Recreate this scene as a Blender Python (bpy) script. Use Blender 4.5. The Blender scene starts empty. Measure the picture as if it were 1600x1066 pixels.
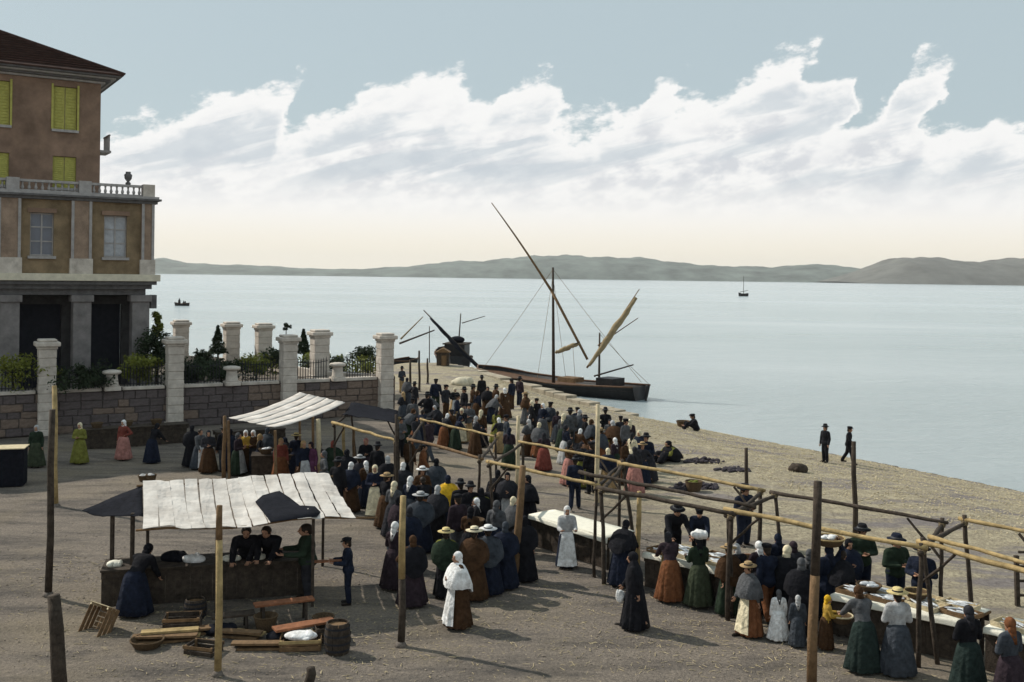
import bpy, math, random
import numpy as np
from mathutils import Vector, Matrix
R = math.radians
random.seed(7); rng = np.random.default_rng(7)
scene = bpy.context.scene
C = scene.collection

# ------------------------------------------------------------------ camera
H = 7.4; FPX = 1600.0; SHIFT = -101/1600; ROLL = R(0.75)
cam_d = bpy.data.cameras.new('camera'); cam = bpy.data.objects.new('camera', cam_d); C.objects.link(cam)
cam_d.sensor_width = 36; cam_d.lens = 36; cam_d.sensor_fit = 'HORIZONTAL'
cam_d.shift_y = SHIFT; cam_d.clip_start = .1; cam_d.clip_end = 30000
cr = Vector((math.cos(ROLL), 0, math.sin(ROLL))); cu = Vector((-math.sin(ROLL), 0, math.cos(ROLL))); cf = Vector((0, 1, 0))
M4 = Matrix((cr, cu, -cf)).transposed().to_4x4(); M4.translation = Vector((0, 0, H))
cam.matrix_world = M4
scene.camera = cam
CAM = Vector((0, 0, H))

# ------------------------------------------------------------------ world, sun, exposure
SUN_DIR = Vector((-.88, .475, 0)).normalized(); SUN_EL = R(42)
w = bpy.data.worlds.new('World'); scene.world = w; w.use_nodes = True
nt = w.node_tree; nt.nodes.clear()
def wn(t, **k):
    n = nt.nodes.new(t)
    for a, b in k.items(): setattr(n, a, b)
    return n
def wl(a, b): nt.links.new(a, b)
def wmath(op, a, b=None, c=None, clamp=False):
    n = wn('ShaderNodeMath', operation=op); n.use_clamp = clamp
    for i, v in enumerate((a, b, c)):
        if v is None: continue
        if isinstance(v, (int, float)): n.inputs[i].default_value = v
        else: wl(v, n.inputs[i])
    return n.outputs[0]
def wramp(v, lo, hi):
    n = wn('ShaderNodeMapRange', interpolation_type='SMOOTHSTEP'); wl(v, n.inputs[0])
    n.inputs[1].default_value = lo; n.inputs[2].default_value = hi
    return n.outputs[0]
def wmix(f, a, b):
    n = wn('ShaderNodeMix', data_type='RGBA'); n.clamp_factor = True
    if isinstance(f, (int, float)): n.inputs[0].default_value = f
    else: wl(f, n.inputs[0])
    for i, v in ((6, a), (7, b)):
        if isinstance(v, tuple): n.inputs[i].default_value = (*v, 1)
        else: wl(v, n.inputs[i])
    return n.outputs[2]
sky = wn('ShaderNodeTexSky', sky_type='NISHITA'); sky.sun_disc = False
sky.sun_elevation = SUN_EL; sky.sun_rotation = math.atan2(SUN_DIR.x, SUN_DIR.y)
sky.dust_density = 1.6; sky.ozone_density = 1.2; sky.air_density = 1.0
tc = wn('ShaderNodeTexCoord'); sep = wn('ShaderNodeSeparateXYZ'); wl(tc.outputs['Generated'], sep.inputs[0])
az = wmath('ARCTAN2', sep.outputs[0], sep.outputs[1]); el = sep.outputs[2]
wv0 = wn('ShaderNodeCombineXYZ'); wl(az, wv0.inputs[0]); wl(el, wv0.inputs[1])
wz0 = wn('ShaderNodeTexNoise'); wl(wv0.outputs[0], wz0.inputs['Vector']); wz0.inputs['Scale'].default_value = 22; wz0.inputs['Detail'].default_value = 6
azw = wmath('ADD', wmath('SUBTRACT', az, wmath('MULTIPLY', wmath('SUBTRACT', el, .185), .6)), wmath('MULTIPLY', wmath('SUBTRACT', wz0.outputs[0], .5), .07))
a01 = wmath('FRACT', wmath('ADD', azw, 0.5))
fc = wn('ShaderNodeFloatCurve'); wl(a01, fc.inputs['Value'])
TOPS = [(-80,210),(60,250),(160,262),(240,222),(300,200),(330,176),(400,146),(462,146),(486,186),(505,214),(560,165),(640,126),(680,112),(735,126),(768,166),(800,134),(830,126),(870,134),(905,178),(985,182),(1035,118),(1060,114),(1092,155),(1130,146),(1200,92),(1236,86),(1268,126),(1295,120),(1340,134),(1355,185),(1395,170),(1420,116),(1460,118),(1500,146),(1515,195),(1552,218),(1600,190),(1680,205)]
cv = fc.mapping.curves[0]
pts = sorted((math.atan((x-800)/1600)+.5, min(1, (432-y)/1600/.25)) for x, y in TOPS)
cv.points[0].location = (0, pts[0][1]); cv.points[1].location = (1, pts[0][1])
for p in pts: cv.points.new(*p)
fc.mapping.update()
top = wmath('MULTIPLY', fc.outputs[0], .25)
vec = wn('ShaderNodeCombineXYZ'); wl(wmath('ADD', az, wmath('MULTIPLY', el, .6)), vec.inputs[0]); wl(wmath('SUBTRACT', wmath('MULTIPLY', el, 1.9), wmath('MULTIPLY', az, .55)), vec.inputs[1])
n1 = wn('ShaderNodeTexNoise'); wl(vec.outputs[0], n1.inputs['Vector']); n1.inputs['Scale'].default_value = 17; n1.inputs['Detail'].default_value = 9; n1.inputs['Roughness'].default_value = .62
field = wmath('ADD', wmath('SUBTRACT', top, el), wmath('MULTIPLY', wmath('SUBTRACT', n1.outputs[0], .5), .11))
cloud = wramp(field, -.002, .013)
shear = wmath('SUBTRACT', el, wmath('MULTIPLY', az, .24))
vec2 = wn('ShaderNodeCombineXYZ'); wl(wmath('MULTIPLY', az, 4.2), vec2.inputs[0]); wl(wmath('MULTIPLY', shear, 30), vec2.inputs[1])
n2 = wn('ShaderNodeTexNoise'); wl(vec2.outputs[0], n2.inputs['Vector']); n2.inputs['Scale'].default_value = 1.0; n2.inputs['Detail'].default_value = 7; n2.inputs['Roughness'].default_value = .55; n2.inputs['Distortion'].default_value = .5
streak = wramp(n2.outputs[0], .44, .56)
band = wmath('MULTIPLY', wramp(el, .06, .105), wramp(field, .016, .05))
gap = wmath('MULTIPLY', streak, band)
n3 = wn('ShaderNodeTexNoise'); wl(vec.outputs[0], n3.inputs['Vector']); n3.inputs['Scale'].default_value = 26; n3.inputs['Detail'].default_value = 8; n3.inputs['Roughness'].default_value = .6
nish = wn('ShaderNodeVectorMath', operation='MULTIPLY'); wl(sky.outputs[0], nish.inputs[0]); nish.inputs[1].default_value = (.95, .96, .93)
blue = wmix(.85, nish.outputs[0], (5.15, 6.15, 6.5))
shade = wmath('MULTIPLY', wramp(n3.outputs[0], .38, .62), wramp(field, .015, .09))
ccol = wmix(shade, (9.5, 9.5, 9.4), (6.9, 7.15, 7.5))
ccol = wmix(wmath('MULTIPLY', gap, .68), ccol, (5.5, 6.2, 6.75))
low = wramp(el, .105, .05)
lown = wmix(wramp(el, .075, .018), (9.75, 9.65, 9.4), (9.75, 9.1, 7.7))
ccol = wmix(low, ccol, lown)
final = wmix(cloud, blue, ccol)
bg = wn('ShaderNodeBackground'); bg.inputs[1].default_value = .1; wl(final, bg.inputs[0])
wo = wn('ShaderNodeOutputWorld'); wl(bg.outputs[0], wo.inputs[0])

sd = bpy.data.lights.new('sun', 'SUN'); sd.energy = 4.1; sd.angle = R(.6); sd.color = (1, .94, .84)
so = bpy.data.objects.new('sun', sd); C.objects.link(so)
sv = Vector((SUN_DIR.x*math.cos(SUN_EL), SUN_DIR.y*math.cos(SUN_EL), math.sin(SUN_EL)))
so.rotation_euler = sv.to_track_quat('Z', 'Y').to_euler(); so.location = (0, 0, 40)
scene.view_settings.view_transform = 'Standard'; scene.view_settings.look = 'None'
scene.view_settings.exposure = 0.0; scene.view_settings.gamma = 1

# ------------------------------------------------------------------ materials
MATS = {}
def mat(name, col, rough=.85, var=.25, scale=8, bump=.0, bscale=None, spec=.2, col2=None, metal=0, transl=0):
    if name in MATS: return MATS[name]
    m = bpy.data.materials.new(name); m.use_nodes = True; t = m.node_tree; b = t.nodes['Principled BSDF']
    tcn = t.nodes.new('ShaderNodeTexCoord'); nz = t.nodes.new('ShaderNodeTexNoise')
    nz.inputs['Scale'].default_value = scale; nz.inputs['Detail'].default_value = 8; nz.inputs['Roughness'].default_value = .65
    t.links.new(tcn.outputs['Object'], nz.inputs['Vector'])
    rp = t.nodes.new('ShaderNodeValToRGB'); rp.color_ramp.elements[0].position = .3; rp.color_ramp.elements[1].position = .7
    c2 = col2 or tuple(c*(1+var) for c in col)
    rp.color_ramp.elements[0].color = (*[c*(1-var) for c in col], 1); rp.color_ramp.elements[1].color = (*[min(1, c) for c in c2], 1)
    t.links.new(nz.outputs[0], rp.inputs[0]); t.links.new(rp.outputs[0], b.inputs['Base Color'])
    b.inputs['Roughness'].default_value = rough; b.inputs['Specular IOR Level'].default_value = spec; b.inputs['Metallic'].default_value = metal
    if bump:
        n2_ = t.nodes.new('ShaderNodeTexNoise'); n2_.inputs['Scale'].default_value = bscale or scale*4; n2_.inputs['Detail'].default_value = 5
        t.links.new(tcn.outputs['Object'], n2_.inputs['Vector'])
        bp = t.nodes.new('ShaderNodeBump'); bp.inputs['Strength'].default_value = bump; bp.inputs['Distance'].default_value = .03
        t.links.new(n2_.outputs[0], bp.inputs['Height']); t.links.new(bp.outputs[0], b.inputs['Normal'])
    MATS[name] = m; return m
FAB = {  # cloth dyes
 'black': (.013,.013,.016), 'navy': (.014,.018,.032), 'charcoal': (.028,.028,.033), 'darkgreen': (.022,.034,.022), 'green': (.045,.055,.034),
 'olive': (.17,.17,.04), 'brown': (.06,.032,.017), 'rust': (.16,.065,.03), 'ochre': (.42,.26,.05), 'yellow': (.75,.42,.03), 'cream': (.68,.6,.42),
 'white': (.78,.76,.72), 'grey': (.085,.087,.092), 'bluegrey': (.048,.055,.066), 'pink': (.36,.17,.145), 'red': (.18,.05,.038), 'purple': (.11,.04,.08),
 'lightgrey': (.4,.4,.4), 'plum': (.034,.024,.03), 'straw': (.62,.5,.24), 'tan': (.36,.25,.13), 'bluegreen': (.02,.031,.028)}
def fab(c): return mat('cloth_'+c, FAB[c], .93, .45, 6, 1.0, 13, .1)
SKIN = mat('skin', (.36,.2,.13), .6, .12, 10)
HAIRM = mat('hair', (.025,.017,.012), .6, .3, 40)
LEATHER = mat('shoe_leather', (.018,.013,.01), .5, .3, 20)
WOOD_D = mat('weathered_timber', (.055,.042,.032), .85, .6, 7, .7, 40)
WOOD_Y = mat('raw_timber', (.35,.255,.12), .8, .45, 5, .6, 30)
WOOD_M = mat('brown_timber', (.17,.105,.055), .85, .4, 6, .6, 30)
WOOD_P = mat('pale_timber', (.55,.46,.3), .8, .25, 6, .6, 30)
WOOD_R = mat('reddish_board', (.24,.1,.05), .85, .35, 6, .6, 30)
CANVAS = mat('white_canvas', (.52,.475,.43), .95, .22, 1.6, .6, 12, .05, col2=(.68,.645,.6))
DARKCLOTH = mat('dark_tarpaulin', (.012,.013,.018), .95, .4, 8, .5, 40, .06)
LINEN = mat('white_linen', (.76,.73,.62), .95, .1, 6, .4, 40, .05)
IRON = mat('wrought_iron', (.02,.021,.026), .55, .3, 20)
STONE_W = mat('pale_limestone', (.50,.44,.38), .85, .22, 2.5, .6, 14, col2=(.66,.60,.53))
STONE_D = mat('purple_grey_rubble', (.12,.10,.098), .95, .4, 2.2, .9, 12)
STONE_B = mat('brown_rubble', (.2,.15,.12), .95, .35, 3, .9, 12)
MORTAR = mat('dark_mortar', (.085,.073,.07), .95, .3, 6, .8, 25)
HULL = mat('tarred_hull', (.02,.019,.02), .5, .4, 3, .3, 10)
HULL_B = mat('brown_gunwale', (.11,.06,.035), .7, .4, 3, .3, 10)
SAIL = mat('furled_sailcloth', (.26,.2,.115), .9, .3, 5, .6, 12)
WICKER = mat('wicker', (.11,.072,.04), .9, .5, 40, .9, 90)
FISHM = mat('silver_fish', (.5,.52,.54), .35, .35, 20, 0, None, .6)
LEAF = mat('dark_leaves', (.03,.044,.022), .8, .5, 3)
LEAF_Y = mat('yellow_green_leaves', (.15,.165,.03), .8, .5, 3)
BARK = mat('bark', (.06,.045,.035), .9, .4, 8, .6)
SOIL = mat('garden_soil', (.12,.1,.08), .95, .4, 1.5, .6, 8)

# ------------------------------------------------------------------ objects
def link(o, parent=None):
    C.objects.link(o)
    if parent is not None: o.parent = parent
    return o
def tag(o, label=None, cat=None, group=None, kind=None):
    if label: o['label'] = label
    if cat: o['category'] = cat
    if group: o['group'] = group
    if kind: o['kind'] = kind
    return o
ROOT = {}
def thing(name, loc, label, cat, group=None):
    o = bpy.data.objects.new(name, None); o.empty_display_size = .2; link(o); o.location = loc
    ROOT[o.name] = Vector(loc); return tag(o, label, cat, group)
class MB:
    def log(s, p, q, r, seed=0, n=8, wob=.018):
        rr = random.Random(seed or int(1e4*(p[0]+q[1]*3))); p, q = Vector(p), Vector(q); k = max(4, int((q-p).length/.45))
        pts_ = [p.lerp(q, i/k)+Vector((rr.uniform(-wob,wob), rr.uniform(-wob,wob), rr.uniform(-wob,wob) if abs((q-p).normalized().z) < .7 else 0)) for i in range(k+1)]
        return s.tube(pts_, [r*rr.uniform(.86,1.1)*(1-.12*i/k) for i in range(k+1)], n)
    def __init__(s): s.v = []; s.f = []
    def add(s, vs, fs):
        n = len(s.v); s.v += [tuple(v) for v in vs]; s.f += [tuple(n+i for i in f) for f in fs]; return s
    def box(s, c, size, rz=0, rx=0, ry=0):
        m = Matrix.Rotation(rz, 3, 'Z') @ Matrix.Rotation(ry, 3, 'Y') @ Matrix.Rotation(rx, 3, 'X'); c = Vector(c)
        vs = [c + m @ Vector((size[0]*i/2, size[1]*j/2, size[2]*k/2)) for i in (-1,1) for j in (-1,1) for k in (-1,1)]
        return s.add(vs, [(0,1,3,2),(4,6,7,5),(0,4,5,1),(2,3,7,6),(0,2,6,4),(1,5,7,3)])
    def obox(s, o, a, b, c):       # corner + three edge vectors
        o, a, b, c = Vector(o), Vector(a), Vector(b), Vector(c)
        return s.add([o, o+c, o+b, o+b+c, o+a, o+a+c, o+a+b, o+a+b+c], [(0,1,3,2),(4,6,7,5),(0,4,5,1),(2,3,7,6),(0,2,6,4),(1,5,7,3)])
    def beam(s, p, q, wd, ht=None):
        p, q = Vector(p), Vector(q); ht = ht or wd; d = (q-p); d.normalize()
        up = Vector((0,0,1)) if abs(d.z) < .9 else Vector((0,1,0))
        r = d.cross(up).normalized()*wd/2; u = r.cross(d).normalized()*ht/2
        vs = [e+i*r+j*u for e in (p, q) for i, j in ((-1,-1),(1,-1),(1,1),(-1,1))]
        return s.add(vs, [(0,1,2,3),(7,6,5,4),(0,4,5,1),(1,5,6,2),(2,6,7,3),(3,7,4,0)])
    def tube(s, pts, rad, n=8, cap=True):
        pts = [Vector(p) for p in pts]; rad = [rad]*len(pts) if isinstance(rad, (int, float)) else rad
        vs = []; ref = Vector((.13,.97,.21)).normalized()
        for i, p in enumerate(pts):
            d = (pts[min(i+1, len(pts)-1)] - pts[max(i-1, 0)]).normalized()
            if abs(d.dot(ref)) > .95: ref = Vector((.9,.1,.4)).normalized()
            a = d.cross(ref).normalized(); b = d.cross(a)
            vs += [p + rad[i]*(math.cos(t)*a + math.sin(t)*b) for t in (2*math.pi*k/n for k in range(n))]
        fs = [(i*n+k, i*n+(k+1)%n, (i+1)*n+(k+1)%n, (i+1)*n+k) for i in range(len(pts)-1) for k in range(n)]
        if cap: fs += [tuple(range(n))[::-1], tuple((len(pts)-1)*n+k for k in range(n))]
        return s.add(vs, fs)
    def lathe(s, prof, n=16, c=(0,0,0), sx=1, sy=1, cap=True, fn=None):
        c = Vector(c); vs = []
        for i, (r, z) in enumerate(prof):
            for k in range(n):
                t = 2*math.pi*k/n; rr = r*(fn(t, i/(len(prof)-1)) if fn else 1)
                vs.append(c + Vector((rr*sx*math.cos(t), rr*sy*math.sin(t), z)))
        m = len(prof); fs = [(i*n+k, i*n+(k+1)%n, (i+1)*n+(k+1)%n, (i+1)*n+k) for i in range(m-1) for k in range(n)]
        if cap: fs += [tuple(range(n))[::-1], tuple((m-1)*n+k for k in range(n))]
        return s.add(vs, fs)
    def ell(s, c, r, n=12, m=8, mt=None):
        prof = [(math.sin(math.pi*i/m), -math.cos(math.pi*i/m)) for i in range(1, m)]
        c = Vector(c); r = (r,)*3 if isinstance(r, (int, float)) else r; vs = []
        for rr, z in prof:
            for k in range(n):
                t = 2*math.pi*k/n; v = Vector((rr*math.cos(t)*r[0], rr*math.sin(t)*r[1], z*r[2])); vs.append(c + (mt @ v if mt else v))
        a = len(vs); bt = Vector((0,0,-r[2])); tp = Vector((0,0,r[2])); vs += [c + (mt@bt if mt else bt), c + (mt@tp if mt else tp)]
        q = len(prof); fs = [(i*n+k, i*n+(k+1)%n, (i+1)*n+(k+1)%n, (i+1)*n+k) for i in range(q-1) for k in range(n)]
        fs += [((k+1)%n, k, a) for k in range(n)] + [((q-1)*n+k, (q-1)*n+(k+1)%n, a+1) for k in range(n)]
        return s.add(vs, fs)
    def mesh(s, name, m=None, smooth=False, off=None):
        me = bpy.data.meshes.new(name); vs = s.v if off is None else [(x-off[0], y-off[1], z-off[2]) for x, y, z in s.v]
        me.from_pydata(vs, [], s.f)
        if smooth: me.polygons.foreach_set('use_smooth', [True]*len(me.polygons))
        if m: me.materials.append(m)
        me.update(); return me
    def build(s, name, m, parent=None, smooth=False, bevel=0):
        off = None
        if parent is not None: off = ROOT[parent.name]
        o = bpy.data.objects.new(name, s.mesh(name, m, smooth, off)); link(o, parent)
        if parent is not None: ROOT[o.name] = off if False else Vector(off)
        else: ROOT[o.name] = Vector((0,0,0))
        if bevel:
            md = o.modifiers.new('edge', 'BEVEL'); md.width = bevel; md.segments = 2; md.limit_method = 'ANGLE'
        return o
def part(name, m, parent, smooth=False, bevel=0, **k):
    b = MB()
    for op, a in k.items(): getattr(b, op.split('_')[0])(*a)
    return b.build(name, m, parent, smooth, bevel)

# ------------------------------------------------------------------ terrain shape
SEA_Z = -1.6; HAZE = 5.5e-5
SHORE = [(90,-60),(50,5),(34,26),(22.1,44.3),(16.4,53.7),(8.25,66),(0,78),(-2.4,84),(-5.2,87.5),(-9,87.5),(-12,82),(-14,71),(-24,71),(-60,82),(-200,90)]
LANDPOLY = SHORE + [(-200,-120),(90,-120)]
WIDTHS = [14,14,14,13,12,8,2.2,.8,.6,.6,.8,.8,1,2,4]
def sdist(P):
    P = np.asarray(P, float).reshape(-1, 2); best = np.full(len(P), 1e9); wd = np.full(len(P), 10.)
    for i in range(len(SHORE)-1):
        a = np.array(SHORE[i], float); b = np.array(SHORE[i+1], float); ab = b-a
        t = np.clip(((P-a)@ab)/(ab@ab), 0, 1); d = np.hypot(*(P-(a+t[:, None]*ab)).T)
        m = d < best; best[m] = d[m]; wd[m] = (WIDTHS[i]*(1-t)+WIDTHS[i+1]*t)[m]
    ins = np.zeros(len(P), bool); poly = np.array(LANDPOLY, float); j = len(poly)-1
    for i in range(len(poly)):
        xi, yi = poly[i]; xj, yj = poly[j]
        c = ((yi > P[:,1]) != (yj > P[:,1])) & (P[:,0] < (xj-xi)*(P[:,1]-yi)/(yj-yi+1e-12)+xi); ins ^= c; j = i
    return np.where(ins, best, -best), wd
def gz_arr(P):
    d, wd = sdist(P); t = np.clip(d/wd, -1.5, 1)
    z = np.where(t >= 0, SEA_Z*(1-t)**1.25, SEA_Z + t*1.6)
    P = np.asarray(P, float).reshape(-1, 2); x, y = P.T
    und = .03*np.sin(x*.9+1.3*np.sin(y*.4))+.03*np.sin(y*.7+x*.35)+.05*np.sin(x*.21+y*.33)*np.clip(t*0+1-np.clip(t,0,1),0,1)
    return z + und*np.clip(d/3, 0, 1)
def gz(x, y): return float(gz_arr([(x, y)])[0])
def ray(px, py): return cf + cr*((px-800)/FPX) + cu*((533-py)/FPX + SHIFT)
def W(px, py, d): return CAM + ray(px, py)*d
def Wz(px, py, z):
    r = ray(px, py); return CAM + r*((z-H)/r.z)
_D = np.arange(12, 140, .04)
def G(px, py, h=0):
    r = ray(px, py); P = np.stack([_D*r.x, _D*r.y], 1); z = H + _D*r.z
    k = np.argmax(z <= gz_arr(P)+h); d = _D[k]
    return Vector((d*r.x, d*r.y, gz(d*r.x, d*r.y)))

# ground sheet
def axis(parts):
    o = []
    for a, b, s in parts: o += list(np.arange(a, b, s))
    return np.array(o + [parts[-1][1]])
xs = axis([(-200,-40,8),(-40,-22,1),(-22,26,.45),(26,60,2),(60,130,10)]); ys = axis([(-120,0,12),(0,14,2),(14,60,.45),(60,92,.6),(92,120,4)])
X, Y = np.meshgrid(xs, ys); Pg = np.stack([X.ravel(), Y.ravel()], 1)
Zg = gz_arr(Pg) + rng.normal(0, .012, len(Pg))
nx, ny = len(xs), len(ys)
idx = np.arange(nx*ny).reshape(ny, nx)
F = np.stack([idx[:-1,:-1], idx[:-1,1:], idx[1:,1:], idx[1:,:-1]], -1).reshape(-1, 4)
me = bpy.data.meshes.new('ground'); me.from_pydata(np.column_stack([Pg, Zg]).tolist(), [], F.tolist())
me.polygons.foreach_set('use_smooth', [True]*len(me.polygons))
dd, ww = sdist(Pg); at = me.attributes.new('shore', 'FLOAT', 'POINT'); at.data.foreach_set('value', (dd/np.maximum(ww,6)).astype(np.float32))
gm = bpy.data.materials.new('trodden_earth_and_shingle'); gm.use_nodes = True; t = gm.node_tree; b = t.nodes['Principled BSDF']
def nd(ty, **k):
    n = t.nodes.new(ty)
    for a, c in k.items(): n.inputs[a].default_value = c
    return n
tco = nd('ShaderNodeTexCoord'); L = t.links.new
def noise(sc, det=8, ro=.65):
    n = nd('ShaderNodeTexNoise', Scale=sc, Detail=det, Roughness=ro); L(tco.outputs['Object'], n.inputs['Vector']); return n.outputs[0]
def ramp(v, p0, c0, p1, c1):
    r = t.nodes.new('ShaderNodeValToRGB'); e = r.color_ramp.elements; e[0].position = p0; e[1].position = p1; e[0].color = (*c0, 1); e[1].color = (*c1, 1); L(v, r.inputs[0]); return r.outputs[0]
def mixc(f, a, c, mode='MIX'):
    m = t.nodes.new('ShaderNodeMix'); m.data_type = 'RGBA'; m.blend_type = mode
    if isinstance(f, float): m.inputs[0].default_value = f
    else: L(f, m.inputs[0])
    L(a, m.inputs[6]); L(c, m.inputs[7]); return m.outputs[2]
earth = ramp(noise(.55), .33, (.12,.103,.093), .68, (.28,.232,.185))
earth = mixc(.75, earth, ramp(noise(16, 6, .8), .34, (.095,.085,.078), .68, (.38,.32,.26)), 'MIX')
rut = nd('ShaderNodeMapping'); rut.inputs['Scale'].default_value = (.25, 1.1, 1); rut.inputs['Rotation'].default_value = (0, 0, R(-48)); L(tco.outputs['Object'], rut.inputs[0])
rn_ = nd('ShaderNodeTexNoise', Scale=1.1, Detail=10, Roughness=.7); L(rut.outputs[0], rn_.inputs['Vector'])
earth = mixc(ramp(rn_.outputs[0], .46, (0,0,0), .6, (.9,.9,.9)), earth, ramp(noise(9, 8, .75), .35, (.06,.055,.055), .7, (.19,.165,.14)))
earth = mixc(ramp(noise(.17, 6, .6), .5, (0,0,0), .66, (.6,.6,.6)), earth, ramp(noise(13, 8, .75), .35, (.16,.13,.09), .7, (.42,.35,.25)))
earth = mixc(ramp(noise(5, 9, .85), .63, (0,0,0), .7, (.8,.8,.8)), earth, ramp(noise(30, 4), .3, (.04,.037,.035), .7, (.12,.1,.085)))
shing = ramp(noise(.9), .3, (.42,.35,.22), .7, (.6,.52,.35))
shing = mixc(ramp(noise(2.3, 8, .75), .4, (0,0,0), .54, (.95,.95,.95)), shing, ramp(noise(7, 6, .8), .35, (.13,.105,.075), .65, (.36,.3,.2)))
shing = mixc(.5, shing, ramp(noise(11, 6, .8), .36, (.10,.09,.08), .62, (.62,.55,.4)), 'MIX')
weed = nd('ShaderNodeMapping'); weed.inputs['Scale'].default_value = (.16, .5, 1); weed.inputs['Rotation'].default_value = (0, 0, R(52)); L(tco.outputs['Object'], weed.inputs[0])
wnz = nd('ShaderNodeTexNoise', Scale=1.2, Detail=9, Roughness=.7); L(weed.outputs[0], wnz.inputs['Vector'])
shing = mixc(ramp(wnz.outputs[0], .5, (0,0,0), .6, (.85,.85,.85)), shing, ramp(noise(6), .3, (.12,.105,.11), .7, (.28,.25,.25)))
atn = t.nodes.new('ShaderNodeAttribute'); atn.attribute_name = 'shore'
ad = t.nodes.new('ShaderNodeMath'); ad.operation = 'ADD'; L(atn.outputs['Fac'], ad.inputs[0])
sc_ = t.nodes.new('ShaderNodeMath'); sc_.operation = 'MULTIPLY_ADD'; L(noise(.35), sc_.inputs[0]); sc_.inputs[1].default_value = 1.0; sc_.inputs[2].default_value = -.5; L(sc_.outputs[0], ad.inputs[1])
ml_ = t.nodes.new('ShaderNodeMath'); ml_.operation = 'MULTIPLY'; L(ad.outputs[0], ml_.inputs[0]); ml_.inputs[1].default_value = 1/2.9
fac = ramp(ml_.outputs[0], .5, (1,1,1), .64, (0,0,0))
col = mixc(fac, earth, shing)
wet = ramp(atn.outputs['Fac'], .0, (.42,.4,.4), .06, (1,1,1))
L(mixc(1.0, col, wet, 'MULTIPLY'), b.inputs['Base Color']); b.inputs['Roughness'].default_value = .95; b.inputs['Specular IOR Level'].default_value = .1
bp = nd('ShaderNodeBump', Strength=1.0, Distance=.08); L(noise(14, 6, .75), bp.inputs['Height']); L(bp.outputs[0], b.inputs['Normal'])
me.materials.append(gm); o = link(bpy.data.objects.new('ground', me)); o['kind'] = 'structure'

# sea
me = bpy.data.meshes.new('sea'); S = 7000
me.from_pydata([(-S,-300,SEA_Z),(S,-300,SEA_Z),(S,8000,SEA_Z),(-S,8000,SEA_Z)], [], [(0,1,2,3)])
sm = bpy.data.materials.new('sea_water'); sm.use_nodes = True; t = sm.node_tree; b = t.nodes['Principled BSDF']; L = t.links.new
b.inputs['Base Color'].default_value = (.22,.30,.32,1); b.inputs['Roughness'].default_value = .16; b.inputs['IOR'].default_value = 1.33
tco = nd('ShaderNodeTexCoord')
mp = nd('ShaderNodeMapping'); mp.inputs['Scale'].default_value = (.4, 1.15, 1); L(tco.outputs['Object'], mp.inputs[0])
na = nd('ShaderNodeTexNoise', Scale=.55, Detail=10, Roughness=.72); L(mp.outputs[0], na.inputs['Vector'])
nb = nd('ShaderNodeTexNoise', Scale=.012, Detail=5, Roughness=.6); L(mp.outputs[0], nb.inputs['Vector'])
L(ramp(nb.outputs[0], .35, (.36,.44,.46), .65, (.48,.54,.56)), b.inputs['Base Color'])
L(ramp(nb.outputs[0], .3, (.13,.13,.13), .7, (.2,.2,.2)), b.inputs['Roughness'])
bp = nd('ShaderNodeBump', Strength=1.0, Distance=.55); L(na.outputs[0], bp.inputs['Height']); L(bp.outputs[0], b.inputs['Normal'])
me.materials.append(sm); o = link(bpy.data.objects.new('sea', me)); o['kind'] = 'structure'

# far islands
def island(name, prof, d, depth, m):
    prof = sorted(prof); xs_ = np.linspace(prof[0][0], prof[-1][0], 260); tops = np.interp(xs_, [p[0] for p in prof], [p[1] for p in prof])
    nr = 22; vs = []; fs = []
    for i, (px, ty) in enumerate(zip(xs_, tops)):
        r = ray(px, ty); zt = max(4, H + r.z*(d+depth*.5)) - SEA_Z
        for j in range(nr):
            u = j/(nr-1); hh = math.sin(math.pi*min(1, u*1.0))**.8
            yy = d + depth*u; ruf = (math.sin(px*.11+u*9)+math.sin(px*.043+u*17)+math.sin(px*.27+u*5)*.6)*.035*hh
            xx = (px-800)/FPX*(d+depth*.5)
            vs.append((xx, yy, SEA_Z - 2 + (zt+2)*max(0, hh*(1+ruf*(1-abs(2*u-1))))))
    for i in range(len(xs_)-1):
        for j in range(nr-1): a = i*nr+j; fs.append((a, a+nr, a+nr+1, a+1))
    b_ = MB(); b_.add(vs, fs); o = b_.build(name, m, smooth=True); o['kind'] = 'structure'
HILL = mat('scrub_hillside', (.14,.162,.148), .95, .5, .009)
HILL2 = mat('brown_hillside', (.13,.13,.118), .95, .35, .012)
island('hills', [(-300,404),(0,402),(180,402),(250,404),(300,412),(380,414),(470,419),(560,421),(640,416),(690,410),(760,408),(800,402),(860,400),(940,401),(1000,404),(1050,410),(1120,416),(1200,418),(1260,413),(1320,417),(1360,424),(1450,428),(1560,440)], 4300, 900, HILL)
island('hills', [(1300,441),(1345,424),(1375,412),(1400,404),(1440,403),(1480,407),(1520,410),(1560,407),(1600,404),(1750,398),(1950,410)], 3700, 800, HILL2)

# air between here and the islands
hzb = MB(); hzb.box((0, 3850, 77), (14100, 8400, 166)); hzm = bpy.data.materials.new('pale_air'); hzm.use_nodes = True; t = hzm.node_tree
t.nodes.remove(t.nodes['Principled BSDF']); pv = t.nodes.new('ShaderNodeVolumePrincipled'); pv.inputs['Color'].default_value = (.985,.988,.99,1); pv.inputs['Density'].default_value = HAZE; pv.inputs['Anisotropy'].default_value = .2
t.links.new(pv.outputs[0], t.nodes['Material Output'].inputs['Volume'])
o = hzb.build('haze', hzm); o['kind'] = 'stuff'; o['label'] = 'pale sea haze in front of the far hills'; o['category'] = 'haze'
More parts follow.
